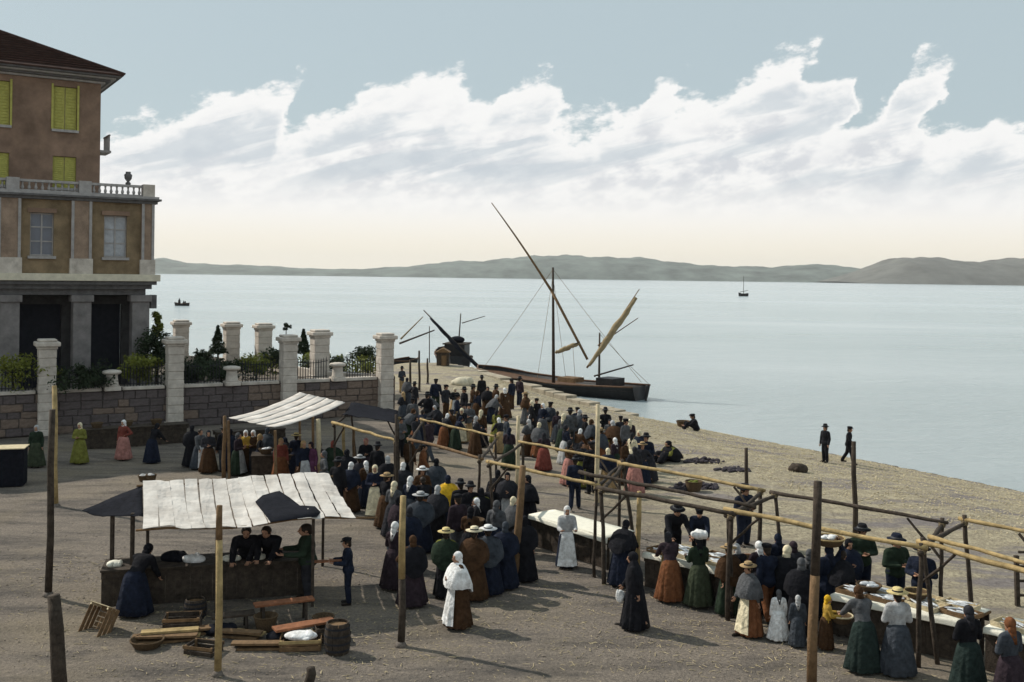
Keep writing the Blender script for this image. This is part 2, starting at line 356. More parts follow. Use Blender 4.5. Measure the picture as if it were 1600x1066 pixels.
# ------------------------------------------------------------------ house on the left
hu = Vector((math.cos(R(32)), math.sin(R(32)), 0)); hn = Vector((hu.y, -hu.x, 0))     # along facade to the right, outwards
HW = 18; HC = Vector((-21.4, 53, 0)); GARDEN = 1.5; Zv = Vector((0,0,1))
house = thing('house', (HC.x, HC.y, GARDEN), 'brown two-tone villa with projecting loggia and hipped roof behind the garden wall', 'house')
STUCCO = mat('red_brown_stucco', (.225,.15,.108), .92, .4, .8, .6, 14)
OCHRE = mat('ochre_brick_infill', (.225,.165,.1), .92, .4, 1.2, .6, 30)
SHUT = mat('yellow_green_shutter', (.40,.38,.10), .7, .2, 6)
ROOFM = mat('dark_roof_tile', (.055,.03,.024), .9, .4, 2, .8, 12)
TRIM = mat('grey_stone_trim', (.36,.34,.33), .9, .2, 4, .4, 20)
TRIMD = mat('dark_grey_stone', (.12,.115,.115), .9, .3, 3, .5, 20)
GLASS = mat('window_glass', (.09,.11,.15), .12, .2, 2, 0, None, .5)
GLASSG = mat('pale_curtained_glass', (.33,.35,.38), .2, .25, 3, 0, None, .5)
DARKIN = mat('painted_doorway_shade', (.02,.021,.028), .8, .3, 4)
def hb(name, m, o0, s0, s1, z0, z1, out0, out1, parent=house, bevel=0):
    """box on a facade: s = metres left of corner o0 along facade, out = metres outward"""
    p = o0 - hu*s1 + hn*out0 + Zv*z0
    return MB().obox(p, hu*(s1-s0), hn*(out1-out0), Zv*(z1-z0)).build(name, m, parent, bevel=bevel)
# upper storeys built round real window openings
def wall_with_holes(name, m, o0, s0, s1, z0, z1, th, holes):
    b = MB(); ss = sorted({s0, s1, *[h[0] for h in holes], *[h[1] for h in holes]}); zs = sorted({z0, z1, *[h[2] for h in holes], *[h[3] for h in holes]})
    for i in range(len(ss)-1):
        for j in range(len(zs)-1):
            cs, cz = (ss[i]+ss[i+1])/2, (zs[j]+zs[j+1])/2
            if any(h[0] < cs < h[1] and h[2] < cz < h[3] for h in holes): continue
            b.obox(o0 - hu*ss[i+1] - hn*th + Zv*zs[j], hu*(ss[i+1]-ss[i]), hn*th, Zv*(zs[j+1]-zs[j]))
    return b.build(name, m, house)
UW = [(1.14,2.25,14.56,16.75),(4.24,5.35,14.56,16.75),(1.14,2.25,11.6,13.2),(4.24,5.35,11.6,13.2),(7.2,8.3,14.56,16.75)]
wall_with_holes('wall', STUCCO, HC, 0, HW, 7.2, 17.07, .4, UW)
MB().obox(HC - hn*.4 - hn*10.6 - hu*.4 + Zv*GARDEN, hu*.4, hn*10.6, Zv*(17.07-GARDEN)).build('side_wall', STUCCO, house)
MB().obox(HC - hn*11 - hu*HW + Zv*GARDEN, hu*HW, -hn*.4, Zv*(17.07-GARDEN)).build('rear_wall', STUCCO, house)
for (a, c, z0, z1) in UW:
    wdw = hb('window', GLASS, HC, a, c, z0, z1, -.3, -.24)
    ROOT[wdw.name] = ROOT[house.name]
    hb('frame', WOOD_P, HC, (a+c)/2-.035, (a+c)/2+.035, z0, z1, -.24, -.2, wdw)
    hb('sill', TRIM, HC, a-.08, c+.08, z0-.13, z0-.003, -.1, .12, wdw)
    mid = (a+c)/2; full = z1 > 15
    for q0, q1 in ((a, mid-.01), (mid+.01, c)):        # closed louvred shutters
        sh = hb('shutter', SHUT, HC, q0+.01, q1-.01, z0+.02, z1-.02, -.16, -.12, house)
        n_l = 14
        b_ = MB()
        for k in range(n_l):
            zz = z0+.12+(z1-z0-.24)*k/(n_l-1)
            b_.obox(HC - hu*(q1-.08) - hn*.12 + Zv*zz, hu*(q1-q0-.16), hn*.025+Zv*-.03, Zv*.05)
        b_.build('louvres', SHUT, sh)
    if full:
        for q0, q1 in ((a-.1, a-.003), (c+.003, c+.1)): hb('surround', SHUT, HC, q0, q1, z0, z1+.1, -.05, .05)
# eaves cornice in steps, then hipped roof
for k, (ov, z0, z1, m) in enumerate(((.18,17.073,17.17,TRIM),(.4,17.173,17.27,TRIMD),(.62,17.273,17.35,TRIM),(.85,17.353,17.45,TRIMD))):
    MB().obox(HC + hu*ov + hn*ov + Zv*z0, -hu*(HW+2*ov), -hn*(11+2*ov), Zv*(z1-z0)).build('cornice', m, house)
ov = .95; rb = [HC + hu*ov + hn*ov, HC + hu*ov - hn*(11+ov), HC - hu*(HW+ov) - hn*(11+ov), HC - hu*(HW+ov) + hn*ov]
apex = HC - hu*5.5 - hn*5.5 + Zv*20.6
apex2 = HC - hu*(HW-5.5) - hn*5.5 + Zv*20.6
b_ = MB(); b_.add([p+Zv*17.453 for p in rb]+[apex, apex2]+[p+Zv*17.52 for p in rb], [(0,3,2,1),(6,7,4),(7,8,5,4),(8,9,5),(9,6,4,5),(0,1,7,6),(1,2,8,7),(2,3,9,8),(3,0,6,9)])
roof = b_.build('roof', ROOFM, house)
nrows = 16
for k in range(1, nrows):       # tile courses on the two visible slopes
    f0 = k/nrows
    for i0, i1 in ((0, 3),):
        A_ = rb[i0].lerp(Vector((apex.x, apex.y, 0)), f0); B_ = rb[i1].lerp(Vector((apex2.x, apex2.y, 0)), f0); z_ = 17.52+(20.6-17.52)*f0+.03
        MB().beam(A_+Zv*z_, B_+Zv*z_, .2, .07).build('tile_course', ROOFM, roof)
MB().beam(rb[0]+Zv*17.56, apex+Zv*.05, .22, .12).build('hip_ridge', ROOFM, roof)
# little balcony on the far side of the upper storey
MB().obox(HC + hu*.003 - hn*3 + Zv*13.7, hu*.8, hn*1.6, Zv*.12).build('balcony_slab', TRIM, house)
for k in range(5): MB().beam(HC + hu*.72 - hn*(2.9-k*.35) + Zv*13.82, HC + hu*.72 - hn*(2.9-k*.35) + Zv*14.6, .05).build('baluster', TRIM, house)
MB().beam(HC + hu*.72 - hn*3 + Zv*14.64, HC + hu*.72 - hn*1.4 + Zv*14.64, .08).build('handrail', TRIM, house)
# loggia floor
LC = HC + hn*2.0 + hu*2.3
LW = [(1.3,2.4,8.1,10.2),(4.72,5.78,8.1,10.2),(8.1,9.1,8.1,10.2)]
wall_with_holes('loggia_wall', OCHRE, LC - hn*.12, .02, 12, 7.25, 10.85, .3, LW)
for k, (a, c, z0, z1) in enumerate(LW):
    wdw = hb('window', GLASSG if k == 0 else GLASS, LC, a, c, z0, z1, -.36, -.32); ROOT[wdw.name] = ROOT[house.name]
    for q in (.02, .5, .98):
        s_ = a+(c-a)*q; hb('mullion', TRIM, LC, s_-.035, s_+.035, z0, z1, -.32, -.27, wdw)
    for q in (.02, .34, .67, .98):
        z_ = z0+(z1-z0)*q; hb('glazing_bar', TRIM, LC, a, c, z_-.03, z_+.03, -.318, -.28, wdw)
    hb('sill', TRIM, LC, a-.1, c+.1, z0-.14, z0-.003, -.12, .02, wdw)
    hb('lintel', STUCCO, LC, a-.12, c+.12, z1+.003, z1+.22, -.12, -.04, house)
PINK = mat('pinkish_pilaster', (.29,.21,.155), .9, .3, 2, .5, 25)
for a, c in ((0,.62),(3.0,3.95),(6.2,7.2),(9.4,10.3)):
    p_ = hb('pilaster', PINK, LC, a, c, 8.0, 10.85, -.117, .05)
    ROOT[p_.name] = ROOT[house.name]
    for q in (a+.0, c-.13): hb('pale_edging', TRIM, LC, q, q+.13, 8.0, 10.85, .053, .1, p_)
    hb('plinth', STONE_W, LC, a-.06, c+.06, 7.25, 8.0, -.11, .12, house)
MB().obox(LC - hu*.3 - hn*.44 + Zv*7.25, hu*.28, -hn*2.5, Zv*3.6).build('loggia_side_wall', OCHRE, house)
for k, (ov, z0, z1, m) in enumerate(((.14,10.853,11.0,TRIMD),(.3,11.003,11.1,TRIMD),(.2,11.103,11.22,TRIM))):
    MB().obox(LC + hu*ov + hn*ov + Zv*z0, -hu*(13), -hn*(4.2), Zv*(z1-z0)).build('loggia_cornice', m, house)
MB().obox(LC + hu*.3 + hn*.25 + Zv*6.9, -hu*13, -hn*4.2, Zv*.347).build('loggia_slab', mat('pale_slab', (.62,.57,.45), .9, .15, 3), house, bevel=.02)
for k, (ov, z0, z1) in enumerate(((.15,6.72,6.897),(-.05,6.5,6.717),(-.3,6.2,6.497))):
    MB().obox(LC + hu*ov + hn*(ov-.05) + Zv*z0, -hu*12.6, -hn*3.6, Zv*(z1-z0)).build('corbel_course', TRIMD, house)
# terrace balustrade
for a in (0, 3.05, 6.3, 9.4):
    hb('balustrade_pier', STONE_W if a == 0 else TRIM, LC, a-.02, a+.55, 11.223, 11.85, -.5, .02)
for a, c in ((.56,3.02),(3.61,6.27),(6.86,9.37)):
    hb('balustrade_rail', TRIM, LC, a, c, 11.68, 11.8, -.38, -.12)
    hb('balustrade_base', TRIM, LC, a, c, 11.223, 11.31, -.38, -.12)
    nb_ = 9
    for k in range(nb_):
        s_ = a+(c-a)*(k+.5)/nb_; p = LC - hu*s_ - hn*.25
        MB().lathe([(.05,11.31),(.085,11.42),(.04,11.55),(.06,11.68)], 8, p).build('baluster', TRIM, house, True)
MB().lathe([(.12,0),(.14,.08),(.06,.16),(.17,.3),(.2,.5),(.12,.58),(.13,.66)], 12, LC - hu*1.25 - hn*.25 + Zv*11.8).build('stone_urn', TRIMD, house, True)
PIER = mat('grey_pier_stone', (.2,.185,.18), .9, .3, 2, .5, 20)
# ground floor: recessed wall, columns, dark openings
wall_with_holes('ground_floor_wall', mat('shade_tinted_stone', (.055,.052,.052), .9, .3, 3, .5, 20), HC + hn*.3 + hu*1.8, 0, 12.5, GARDEN, 6.2, .35, [(.7,2.9,GARDEN,5.7),(3.6,6.3,GARDEN,5.7),(7.5,9,GARDEN,5.4)])  # wall colour darkened to paint in the shade under the slab
for a, c in ((.7,2.9),(3.6,6.3),(7.5,9)): hb('doorway', DARKIN, HC + hn*.3 + hu*1.8, a, c, GARDEN, 5.7, -.5, -.36)  # dark panels stand in for the shade inside the openings
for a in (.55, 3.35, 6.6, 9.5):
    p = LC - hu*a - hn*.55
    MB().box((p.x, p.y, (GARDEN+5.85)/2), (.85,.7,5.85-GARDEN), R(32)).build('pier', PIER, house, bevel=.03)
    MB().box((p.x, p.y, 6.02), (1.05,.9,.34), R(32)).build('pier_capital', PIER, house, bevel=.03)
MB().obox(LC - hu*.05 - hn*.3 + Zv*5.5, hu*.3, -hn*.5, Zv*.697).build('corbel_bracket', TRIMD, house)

# ------------------------------------------------------------------ garden terrace, its wall, pillars and railings
W0 = Vector((-22.5, 45, 0)); W1 = Vector((-6.13, 54.5, 0)); wu = (W1-W0).normalized(); wnr = Vector((wu.y, -wu.x, 0)); WL = (W1-W0).length
def wp(t_, out=0, z=0): return W0 + wu*t_ + wnr*out + Zv*z
BW = 17.2
gp_ = [wp(-16, -.2), wp(WL, -.2), Vector((-10.2,57.8,0)), Vector((-15.2,64.6,0)), Vector((-17.7,65.8,0)), Vector((-22,67.8,0)), Vector((-46,76,0)), Vector((-52,45,0))]
b_ = MB(); b_.add([p+Zv*-1 for p in gp_]+[p+Zv*GARDEN for p in gp_], [(i,(i+1)%8,(i+1)%8+8,i+8) for i in range(8)]+[tuple(range(8,16))])
o = b_.build('garden_terrace', SOIL); o['kind'] = 'structure'
WT = 2.0
gw = thing('garden_wall', wp(4), 'long dark stone retaining wall with pale coping below the villa garden', 'wall')
MB().obox(wp(-6, -.35), wu*(WL+6), wnr*.3, Zv*(WT-.003)).build('wall_core', MORTAR, gw)
MB().beam(wp(WL,-.4,WT/2), Vector((-10.4,57.6,WT/2)), .3, WT-.01).build('return_wall', MORTAR, gw)
stone_meshes = []
for k in range(5):
    b_ = MB(); j = lambda a: random.uniform(-a, a)
    vs = []
    for (x, z) in ((-.5,-.5),(.5,-.5),(.5,.5),(-.5,.5)): vs.append((x+j(.015), 0, z+j(.04)))
    for (x, z) in ((-.5,-.5),(.5,-.5),(.5,.5),(-.5,.5)): vs.append((x*.94+j(.04), -.05+j(.025), z*.9+j(.06)))
    b_.add(vs, [(4,5,6,7),(0,1,5,4),(1,2,6,5),(2,3,7,6),(3,0,4,7)])
    stone_meshes.append(b_.mesh('stone', STONE_D))
ang = math.atan2(wu.y, wu.x)
zc = .0; row = 0
while zc < WT-.22:
    hh = .36 + .08*math.sin(row*2.1); hh = min(hh, WT-.16-zc); t_ = -5.8 + (row % 2)*.3
    while t_ < WL-.1:
        ln = random.uniform(.5, .95); ln = min(ln, WL-t_)
        if ln < .2: break
        o = bpy.data.objects.new('stone', random.choice(stone_meshes)); link(o, gw)
        p = wp(t_+ln/2, -.05, zc+hh/2) - ROOT[gw.name]; o.location = p; o.rotation_euler = (0, 0, ang); o.scale = (ln-.03, random.uniform(.7,1.2), hh-.03)
        o.material_slots[0].link = 'OBJECT'; o.material_slots[0].material = STONE_B if (t_ > 11 and random.random() < .75) or random.random() < .15 else STONE_D
        t_ += ln
    zc += hh; row += 1
PIL = [1.93, 7.5, 13.05, 18.3]; SHORT = [-1.1, 4.7, 10.24, 15.7]
cuts = sorted(PIL+SHORT)
ed = [-5.6]+cuts
for a, c in zip(ed[:-1], ed[1:]):
    MB().obox(wp(a+.45, -.5, WT-.13), wu*(c-a-.9), wnr*.56, Zv*.15).build('coping', STONE_W, gw, bevel=.02)
names = {1.93: 'leftmost tall pale stone gate pillar of the garden wall', 7.5: 'second tall pale stone pillar of the garden wall, below the ivy', 13.05: 'third tall pale pillar of the garden wall, above the striped far awning', 18.3: 'tall pale stone pillar ending the garden wall on its right'}
def pillar(p, z0, z1, wd, label, ang_, group, nblk=6):
    r = thing('stone_pillar', (p.x, p.y, z0), label, 'pillar', group)
    def bx(name, za, zb, w_, bev=.025):
        return MB().box((p.x, p.y, (za+zb)/2), (w_, w_, zb-za), ang_).build(name, STONE_W, r, bevel=bev)
    bx('base', z0, z0+.3, wd+.16)
    hh = (z1-.45-z0-.3)/nblk
    for k in range(nblk): bx('block', z0+.3+hh*k+.008, z0+.3+hh*(k+1)-.008, wd + (.0 if k % 2 else .02))
    bx('joint_core', z0+.3, z1-.45, wd-.06, 0)
    bx('neck', z1-.45, z1-.33, wd+.1); bx('cap', z1-.327, z1-.12, wd+.32, .05); bx('cap_top', z1-.117, z1, wd+.05, .05)
for a in PIL: pillar(wp(a, .02), 0, 4.32, .72, names[a], ang, 'tall pillars of the garden wall', 9)
for i, a in enumerate(SHORT):
    p = wp(a, -.05); r = thing('stone_pillar', (p.x, p.y, WT-.12), ['short round-capped pillar at the far left of the garden wall', 'short round-capped pillar on the wall between the first two tall pillars', 'short round-capped pillar on the wall between second and third tall pillars', 'short round-capped pillar on the wall just left of its last tall pillar'][i], 'pillar', 'short pillars on the garden wall')
    MB().box((p.x, p.y, WT-.02), (.72, .72, .2), ang).build('base', STONE_W, r, bevel=.03)
    MB().lathe([(.36,WT+.08),(.3,WT+.14),(.26,WT+.5),(.26,WT+.62)], 16, p).build('shaft', STONE_W, r, True)
    MB().lathe([(.3,WT+.62),(.4,WT+.66),(.43,WT+.72),(.4,WT+.79),(.2,WT+.83)], 16, p).build('cap', STONE_W, r, True)
rl = ['iron railing at the left picture edge above the garden wall','iron railing just left of the leftmost tall pillar','iron railing right of the leftmost tall pillar','iron railing left of the second tall pillar','iron railing right of the second tall pillar','iron railing left of the third tall pillar','iron railing right of the third tall pillar','iron railing left of the last tall pillar']
barm = MB().tube([(0,0,0),(0,0,.8),(0,0,.9)], [.016,.016,.002], 5).mesh('bar', IRON)
for i, (a, c) in enumerate(zip(ed[:-1], ed[1:])):
    a0, c0 = a+.5, c-.5; p = wp(a0, -.2, WT+.02); r = thing('iron_railing', p, rl[i], 'railing', 'railings between the garden wall pillars')
    nb_ = max(6, int((c0-a0)/.135))
    sag = lambda q: .12*(2*q-1)**2
    for k in range(nb_):
        q = (k+.5)/nb_; o = bpy.data.objects.new('bar', barm); link(o, r); o.location = wu*((c0-a0)*q); o.scale = (1.35, 1.35, 1.08+sag(q)*2)
    for zz in (.12, .82):
        MB().tube([wp(a0+(c0-a0)*q, -.2, WT+.02+zz+(sag(q)*.8 if zz > .3 else 0)) for q in np.linspace(0, 1, 8)], .018, 5).build('rail', IRON, r)
for i, (px, d, ty) in enumerate(((283,66.5,500),(362,64.7,503),(412,63.6,505),(500,57,515))):
    q = W(px, ty, d); pillar(Vector((q.x, q.y, 0)), GARDEN, q.z, .85, ['pale pillar at the back of the garden, behind the second wall pillar', 'tall pale pillar at the seaward edge of the garden, left of the pair', 'pale pillar at the seaward edge of the garden, right of the pair', 'rightmost pale pillar along the seaward edge of the garden'][i], ang, 'pillars along the seaward side of the garden', 5)
# parapet between the back pillars
bk = [W(240,500,68.2), W(283,500,66.5), W(362,503,64.7), W(412,505,63.6), W(500,515,57), W(598,530,54.9)]
sw = thing('sea_parapet', (bk[1].x, bk[1].y, GARDEN), 'low pale parapet along the seaward edge of the garden', 'wall')
for a, c in zip(bk[:-1], bk[1:]):
    a = Vector((a.x, a.y, GARDEN+.25)); c = Vector((c.x, c.y, GARDEN+.25)); dv = (c-a).normalized()*.6
    MB().beam(a+dv, c-dv, .3, .5).build('parapet_block', STONE_W, sw)

# plants
def foliage(c, rad, n, leaf, squash=(1,1,1), conical=False, seed=0):
    rr = np.random.default_rng(seed); b_ = MB()
    cl = [(Vector(c) + Vector((rr.normal(0,.45)*rad*squash[0], rr.normal(0,.45)*rad*squash[1], rr.uniform(-.8,.8)*rad*squash[2])), rr.uniform(.25,.5)*rad) for _ in range(max(6, n//70))]
    for k in range(n):
        if conical:
            u = rr.random()**1.4; a = rr.random()*6.283; r_ = rad*(1-u)*(.55+.45*rr.random())*(1+.2*math.sin(a*3+u*20)); p = Vector((c[0]+r_*math.cos(a), c[1]+r_*math.sin(a), c[2]+squash[2]*u))
        else:
            cc, cr_ = cl[rr.integers(len(cl))]; v = Vector(rr.normal(size=3)).normalized()*cr_*rr.random()**.4; p = cc + Vector((v.x, v.y, v.z))
        q = Matrix.Rotation(rr.random()*6.28, 3, Vector(rr.normal(size=3)).normalized()); s_ = leaf*rr.uniform(.6,1.4)
        b_.add([p + q@Vector(v) for v in ((-s_,0,0),(0,-s_*.45,.1*s_),(s_,0,0),(0,s_*.45,.1*s_))], [(0,1,2,3)])
    return b_
def shrub(px, py, d, rad, label, m=LEAF, squash=(1,1,.8), n=1100, conical=False, cat='shrub', name='shrub', leaf=.09):
    q = W(px, py, d); r = thing(name, (q.x, q.y, GARDEN), label, cat, 'plants in the villa garden')
    foliage((q.x, q.y, q.z+(.15 if squash[0] > 1.05 else 0)), rad*(1.25 if squash[0] > 1.05 else 1), int(n*1.8), leaf, squash, conical, int(px*7+py)).build('crown', m, r)
    top_ = q.z + (squash[2]*.8 if conical else 0)
    MB().tube([(q.x, q.y, GARDEN-.05), (q.x+.03, q.y, (GARDEN+top_)/2), (q.x, q.y, top_)], [.08,.06,.02], 6).build('trunk', BARK, r)
shrub(340,552,60,.55,'small dark cypress rising over the garden wall left of a back pillar',LEAF,(1,1,1.6),900,True,'tree','cypress_tree')
shrub(474,552,64,.5,'small dark cypress right of the third tall wall pillar',LEAF,(1,1,1.5),900,True,'tree','cypress_tree')
shrub(316,560,58,.5,'dark bush left of the small cypress, over the railing')
shrub(245,545,52,.9,'dark ivy-like bush beside the second tall pillar',LEAF,(1,1,1.1),1500)
shrub(300,585,51,.8,'low dark hedge behind the railing right of the second pillar',LEAF,(1.5,1.5,.5),1200)
shrub(345,585,54,.8,'low dark hedge behind the railing left of the short middle pillar',LEAF,(1.5,1.5,.45),1200)
shrub(400,575,56,.8,'yellowish hedge behind the railing left of the third pillar',LEAF_Y,(1.2,1.2,.4),800)
shrub(425,560,61,.7,'dark round bush behind the third tall pillar')
shrub(490,570,62,.9,'yellow-green bush right of the third tall pillar',LEAF_Y,(1.1,1.1,.5),900)
shrub(520,575,60,.7,'low dark hedge left of the short right-hand pillar',LEAF,(1.4,1.4,.4),900)
shrub(568,558,64,.7,'dark flat-topped bush left of the last wall pillar',LEAF,(1.2,1.2,.5),1000)
shrub(575,575,62,.8,'yellow-green hedge under the flat-topped bush',LEAF_Y,(1.2,1.2,.4),800)
shrub(20,585,46,.9,'yellow flowering bush behind the railing at the left edge',LEAF_Y,(1.3,1.3,.5),900)
shrub(130,590,47,.8,'dark brownish bush behind the railing by the leftmost pillar',LEAF,(1.4,1.4,.5),1000)
shrub(215,580,49,.8,'yellow-green bush behind the railing left of the second pillar',LEAF_Y,(1.2,1.2,.5),900)
shrub(246,505,54,.45,'slender yellow-green sapling standing beside the villa corner',LEAF_Y,(.6,.6,1.7),420,False,'tree','sapling',.11)
shrub(447,512,66,.28,'tiny dark ball-topped tree above the third tall pillar',LEAF,(1,1,.8),350,False,'tree','ball_tree',.07)

# ------------------------------------------------------------------ people
def capsule(b, p, r0, q, r1, n=10):
    p, q = Vector(p), Vector(q); d = (q-p); ln = d.length; d = d/ln if ln > 1e-6 else Vector((0,0,1))
    pts_, rad = [], []
    for k in (0, 1, 2, 3): a = math.pi/2*k/3.; pts_.append(p - d*r0*math.cos(a)*.999); rad.append(max(.002, r0*math.sin(a)))
    for k in (0, 1, 2, 3): a = math.pi/2*k/3.; pts_.append(q + d*r1*math.sin(a)*.999); rad.append(max(.002, r1*math.cos(a)))
    b.tube(pts_, rad, n)
DG = None
def remesh(b, voxel, smooth=5, extra=None, name='body'):
    me = b.mesh('tmp'); o = bpy.data.objects.new('tmp', me); C.objects.link(o)
    md = o.modifiers.new('r', 'REMESH'); md.mode = 'VOXEL'; md.voxel_size = voxel
    ms = o.modifiers.new('s', 'SMOOTH'); ms.factor = .5; ms.iterations = smooth
    dg = bpy.context.evaluated_depsgraph_get(); out = bpy.data.meshes.new_from_object(o.evaluated_get(dg)); out.name = name
    bpy.data.objects.remove(o); bpy.data.meshes.remove(me)
    if extra is not None:
        n = len(out.vertices); vs = np.zeros(n*3, np.float32); out.vertices.foreach_get('co', vs); vs = vs.reshape(-1, 3).tolist()
        fs = [tuple(p.vertices) for p in out.polygons]; bpy.data.meshes.remove(out)
        out = bpy.data.meshes.new(name); out.from_pydata(vs+[tuple(v) for v in extra.v], [], fs+[tuple(i+n for i in f) for f in extra.f])
    out.polygons.foreach_set('use_smooth', [True]*len(out.polygons)); out.materials.append(SKIN); out.update()
    return out
POSE = {
 'stand':  dict(lean=2, l=((.2,.03,-1),(.04,-.28,-1)), r=((.2,.0,-1),(.02,-.2,-1))),
 'clasp':  dict(lean=2, l=((.25,-.1,-1),(-.7,-.7,.1)), r=((.25,-.1,-1),(-.7,-.7,.0))),
 'akimbo': dict(lean=0, l=((.75,.2,-.8),(-.8,-.35,-.35)), r=((.2,.0,-1),(.02,-.2,-1))),
 'front':  dict(lean=4, l=((.15,-.35,-1),(-.1,-1,.05)), r=((.15,-.35,-1),(-.1,-1,.05))),
 'reach':  dict(lean=26, l=((.1,-.75,-.75),(0,-.85,-.6)), r=((.12,-.6,-.85),(0,-.75,-.7))),
 'bend':   dict(lean=68, l=((.1,-.25,-1),(0,-.3,-1)), r=((.1,-.2,-1),(0,-.35,-1))),
 'head':   dict(lean=0, l=((.2,.03,-1),(.04,-.28,-1)), r=((.6,-.25,.75),(-.45,.1,1))),
 'walk':   dict(lean=5, l=((.16,.35,-1),(.02,.1,-1)), r=((.16,-.35,-1),(.0,-.6,-.9)), stride=.26),
 'stoop':  dict(lean=44, l=((.1,-.35,-1),(0,-.6,-.9)), r=((.1,-.3,-1),(0,-.6,-.9))),
 'sit':    dict(lean=16, l=((.15,-.6,-.8),(-.3,-.9,-.2)), r=((.15,-.6,-.8),(-.3,-.9,-.2)), sit=True),
}
HEADTOP = {'reach': 1.58, 'stoop': 1.45, 'bend': 1.28, 'sit': .86}
PROTO = {}
def proto(pose):
    if pose in PROTO: return PROTO[pose]
    P = POSE[pose]; a = R(P['lean']); sit = P.get('sit', False); st = P.get('stride', 0)
    pel = Vector((0, .12 if P['lean'] > 50 else 0, .93)) if not sit else Vector((0, .12, .17))
    Rx = Matrix.Rotation(a, 3, 'X')     # leans towards -Y
    def up(v): return pel + Rx @ (Vector(v) - Vector((0,0,.93)))
    Rh = Matrix.Rotation(a*.55, 3, 'X')
    head_c = up((0,-.012,1.545))
    def hd(v): return head_c + Rh @ (Vector(v) - Vector((0,-.012,1.545)))
    body = MB(); top_ = MB(); low_ = MB(); shoes = MB(); hands = MB()
    I = .024
    # head with brow, jaw, nose, ears
    body.ell(hd((0,.0,1.565)), (.076,.095,.1), 14, 10, Rh); body.ell(hd((0,-.035,1.485)), (.056,.066,.07), 12, 8, Rh)
    capsule(body, hd((0,-.095,1.56)), .012, hd((0,-.118,1.515)), .019, 8); capsule(body, hd((-.04,-.082,1.578)), .016, hd((.04,-.082,1.578)), .016, 8)
    for s in (-1, 1): body.ell(hd((s*.078,.01,1.535)), (.014,.024,.034), 8, 6, Rh)
    capsule(body, up((0,.015,1.34)), .058, hd((0,.01,1.47)), .05)
    for b_, i in ((body, 0), (top_, I)):
        b_.ell(up((0,0,1.22)), (.165+i,.112+i,.2+i), 14, 10, Rx); capsule(b_, up((-.14,.01,1.335)), .066+i, up((.14,.01,1.335)), .066+i)
        b_.ell(up((0,0,1.04)), (.138+i,.102+i,.15+i), 14, 10, Rx); b_.ell(pel+Vector((0,0,-.01)), (.165+i,.118+i,.12+i), 14, 10)
    top_.ell(pel+Vector((0,0,-.06)), (.2,.155,.14), 14, 10); capsule(top_, up((0,.01,1.34)), .08, up((0,.0,1.40)), .07)
    for s, key in ((-1,'r'),(1,'l')):
        u_, f_ = [Vector((v[0]*s, v[1], v[2])).normalized() for v in P[key]]
        sh = up((s*.178,.01,1.335)); e = sh+u_*.275; wr = e+f_*.245
        capsule(body, sh, .05, e, .04); capsule(body, e, .04, wr, .028)
        capsule(top_, sh, .05+I, e, .045+I); capsule(top_, e, .043+I, wr-f_*.01, .034+I*.8)
        # hand: palm, four unequal bent fingers, thumb
        side = Vector((0,-1,0)) if abs(f_.y) < .7 else Vector((-s,0,0)); side = (side - f_*side.dot(f_)).normalized(); nrm = f_.cross(side).normalized()*(-s)
        hands.ell(wr+f_*.05, (.036,.018,.052), 10, 8, Matrix((side, nrm, f_)).transposed())
        for k, ln in enumerate((.072,.084,.079,.06)):
            p0 = wr+f_*.09+side*(.027-.018*k); p1 = p0+(f_*.85+nrm*.35)*ln*.5; p2 = p1+(f_*.55+nrm*.85)*ln*.5
            hands.tube([p0-f_*.02, p0, p1, p2], [.009,.0095,.0085,.005], 6)
        p0 = wr+f_*.03+side*.03; hands.tube([p0, p0+(f_*.5+side*.8)*.035, p0+(f_*1.2+side*.75+nrm*.4)*.05], [.012,.011,.007], 6)
        # legs
        hp = pel+Vector((s*.088,0,-.03)); dy = st*s
        if sit: kn = Vector((s*.13,-.3,.42)); an = Vector((s*.12,-.42,.09))
        else: kn = Vector((s*.092, -.015+dy*.55 - (.05 if dy > 0 else 0), .49)); an = Vector((s*.095, .02+dy, .09+(.05 if dy > 0 else 0)))
        toe = an+Vector((s*.02,-.16,-.055)); heel = an+Vector((0,.03,-.045))
        capsule(body, hp, .085, kn, .054); capsule(body, kn, .054, an, .036); capsule(body, heel, .036, toe, .03)
        capsule(low_, hp, .085+I, kn, .062+I); capsule(low_, kn, .06+I, an+Vector((0,0,.02)), .052+I)
        capsule(shoes, heel, .043, toe, .037); capsule(shoes, an, .044, heel, .043)
    low_.ell(pel, (.165+I*.8,.118+I*.8,.12), 14, 10)
    d = {}
    d['body'] = remesh(body, .016, 4, hands); d['top'] = remesh(top_, .02, 5, name='jacket'); d['trousers'] = remesh(low_, .022, 4, name='trousers')
    d['shoes'] = remesh(shoes, .014, 3, name='shoes')
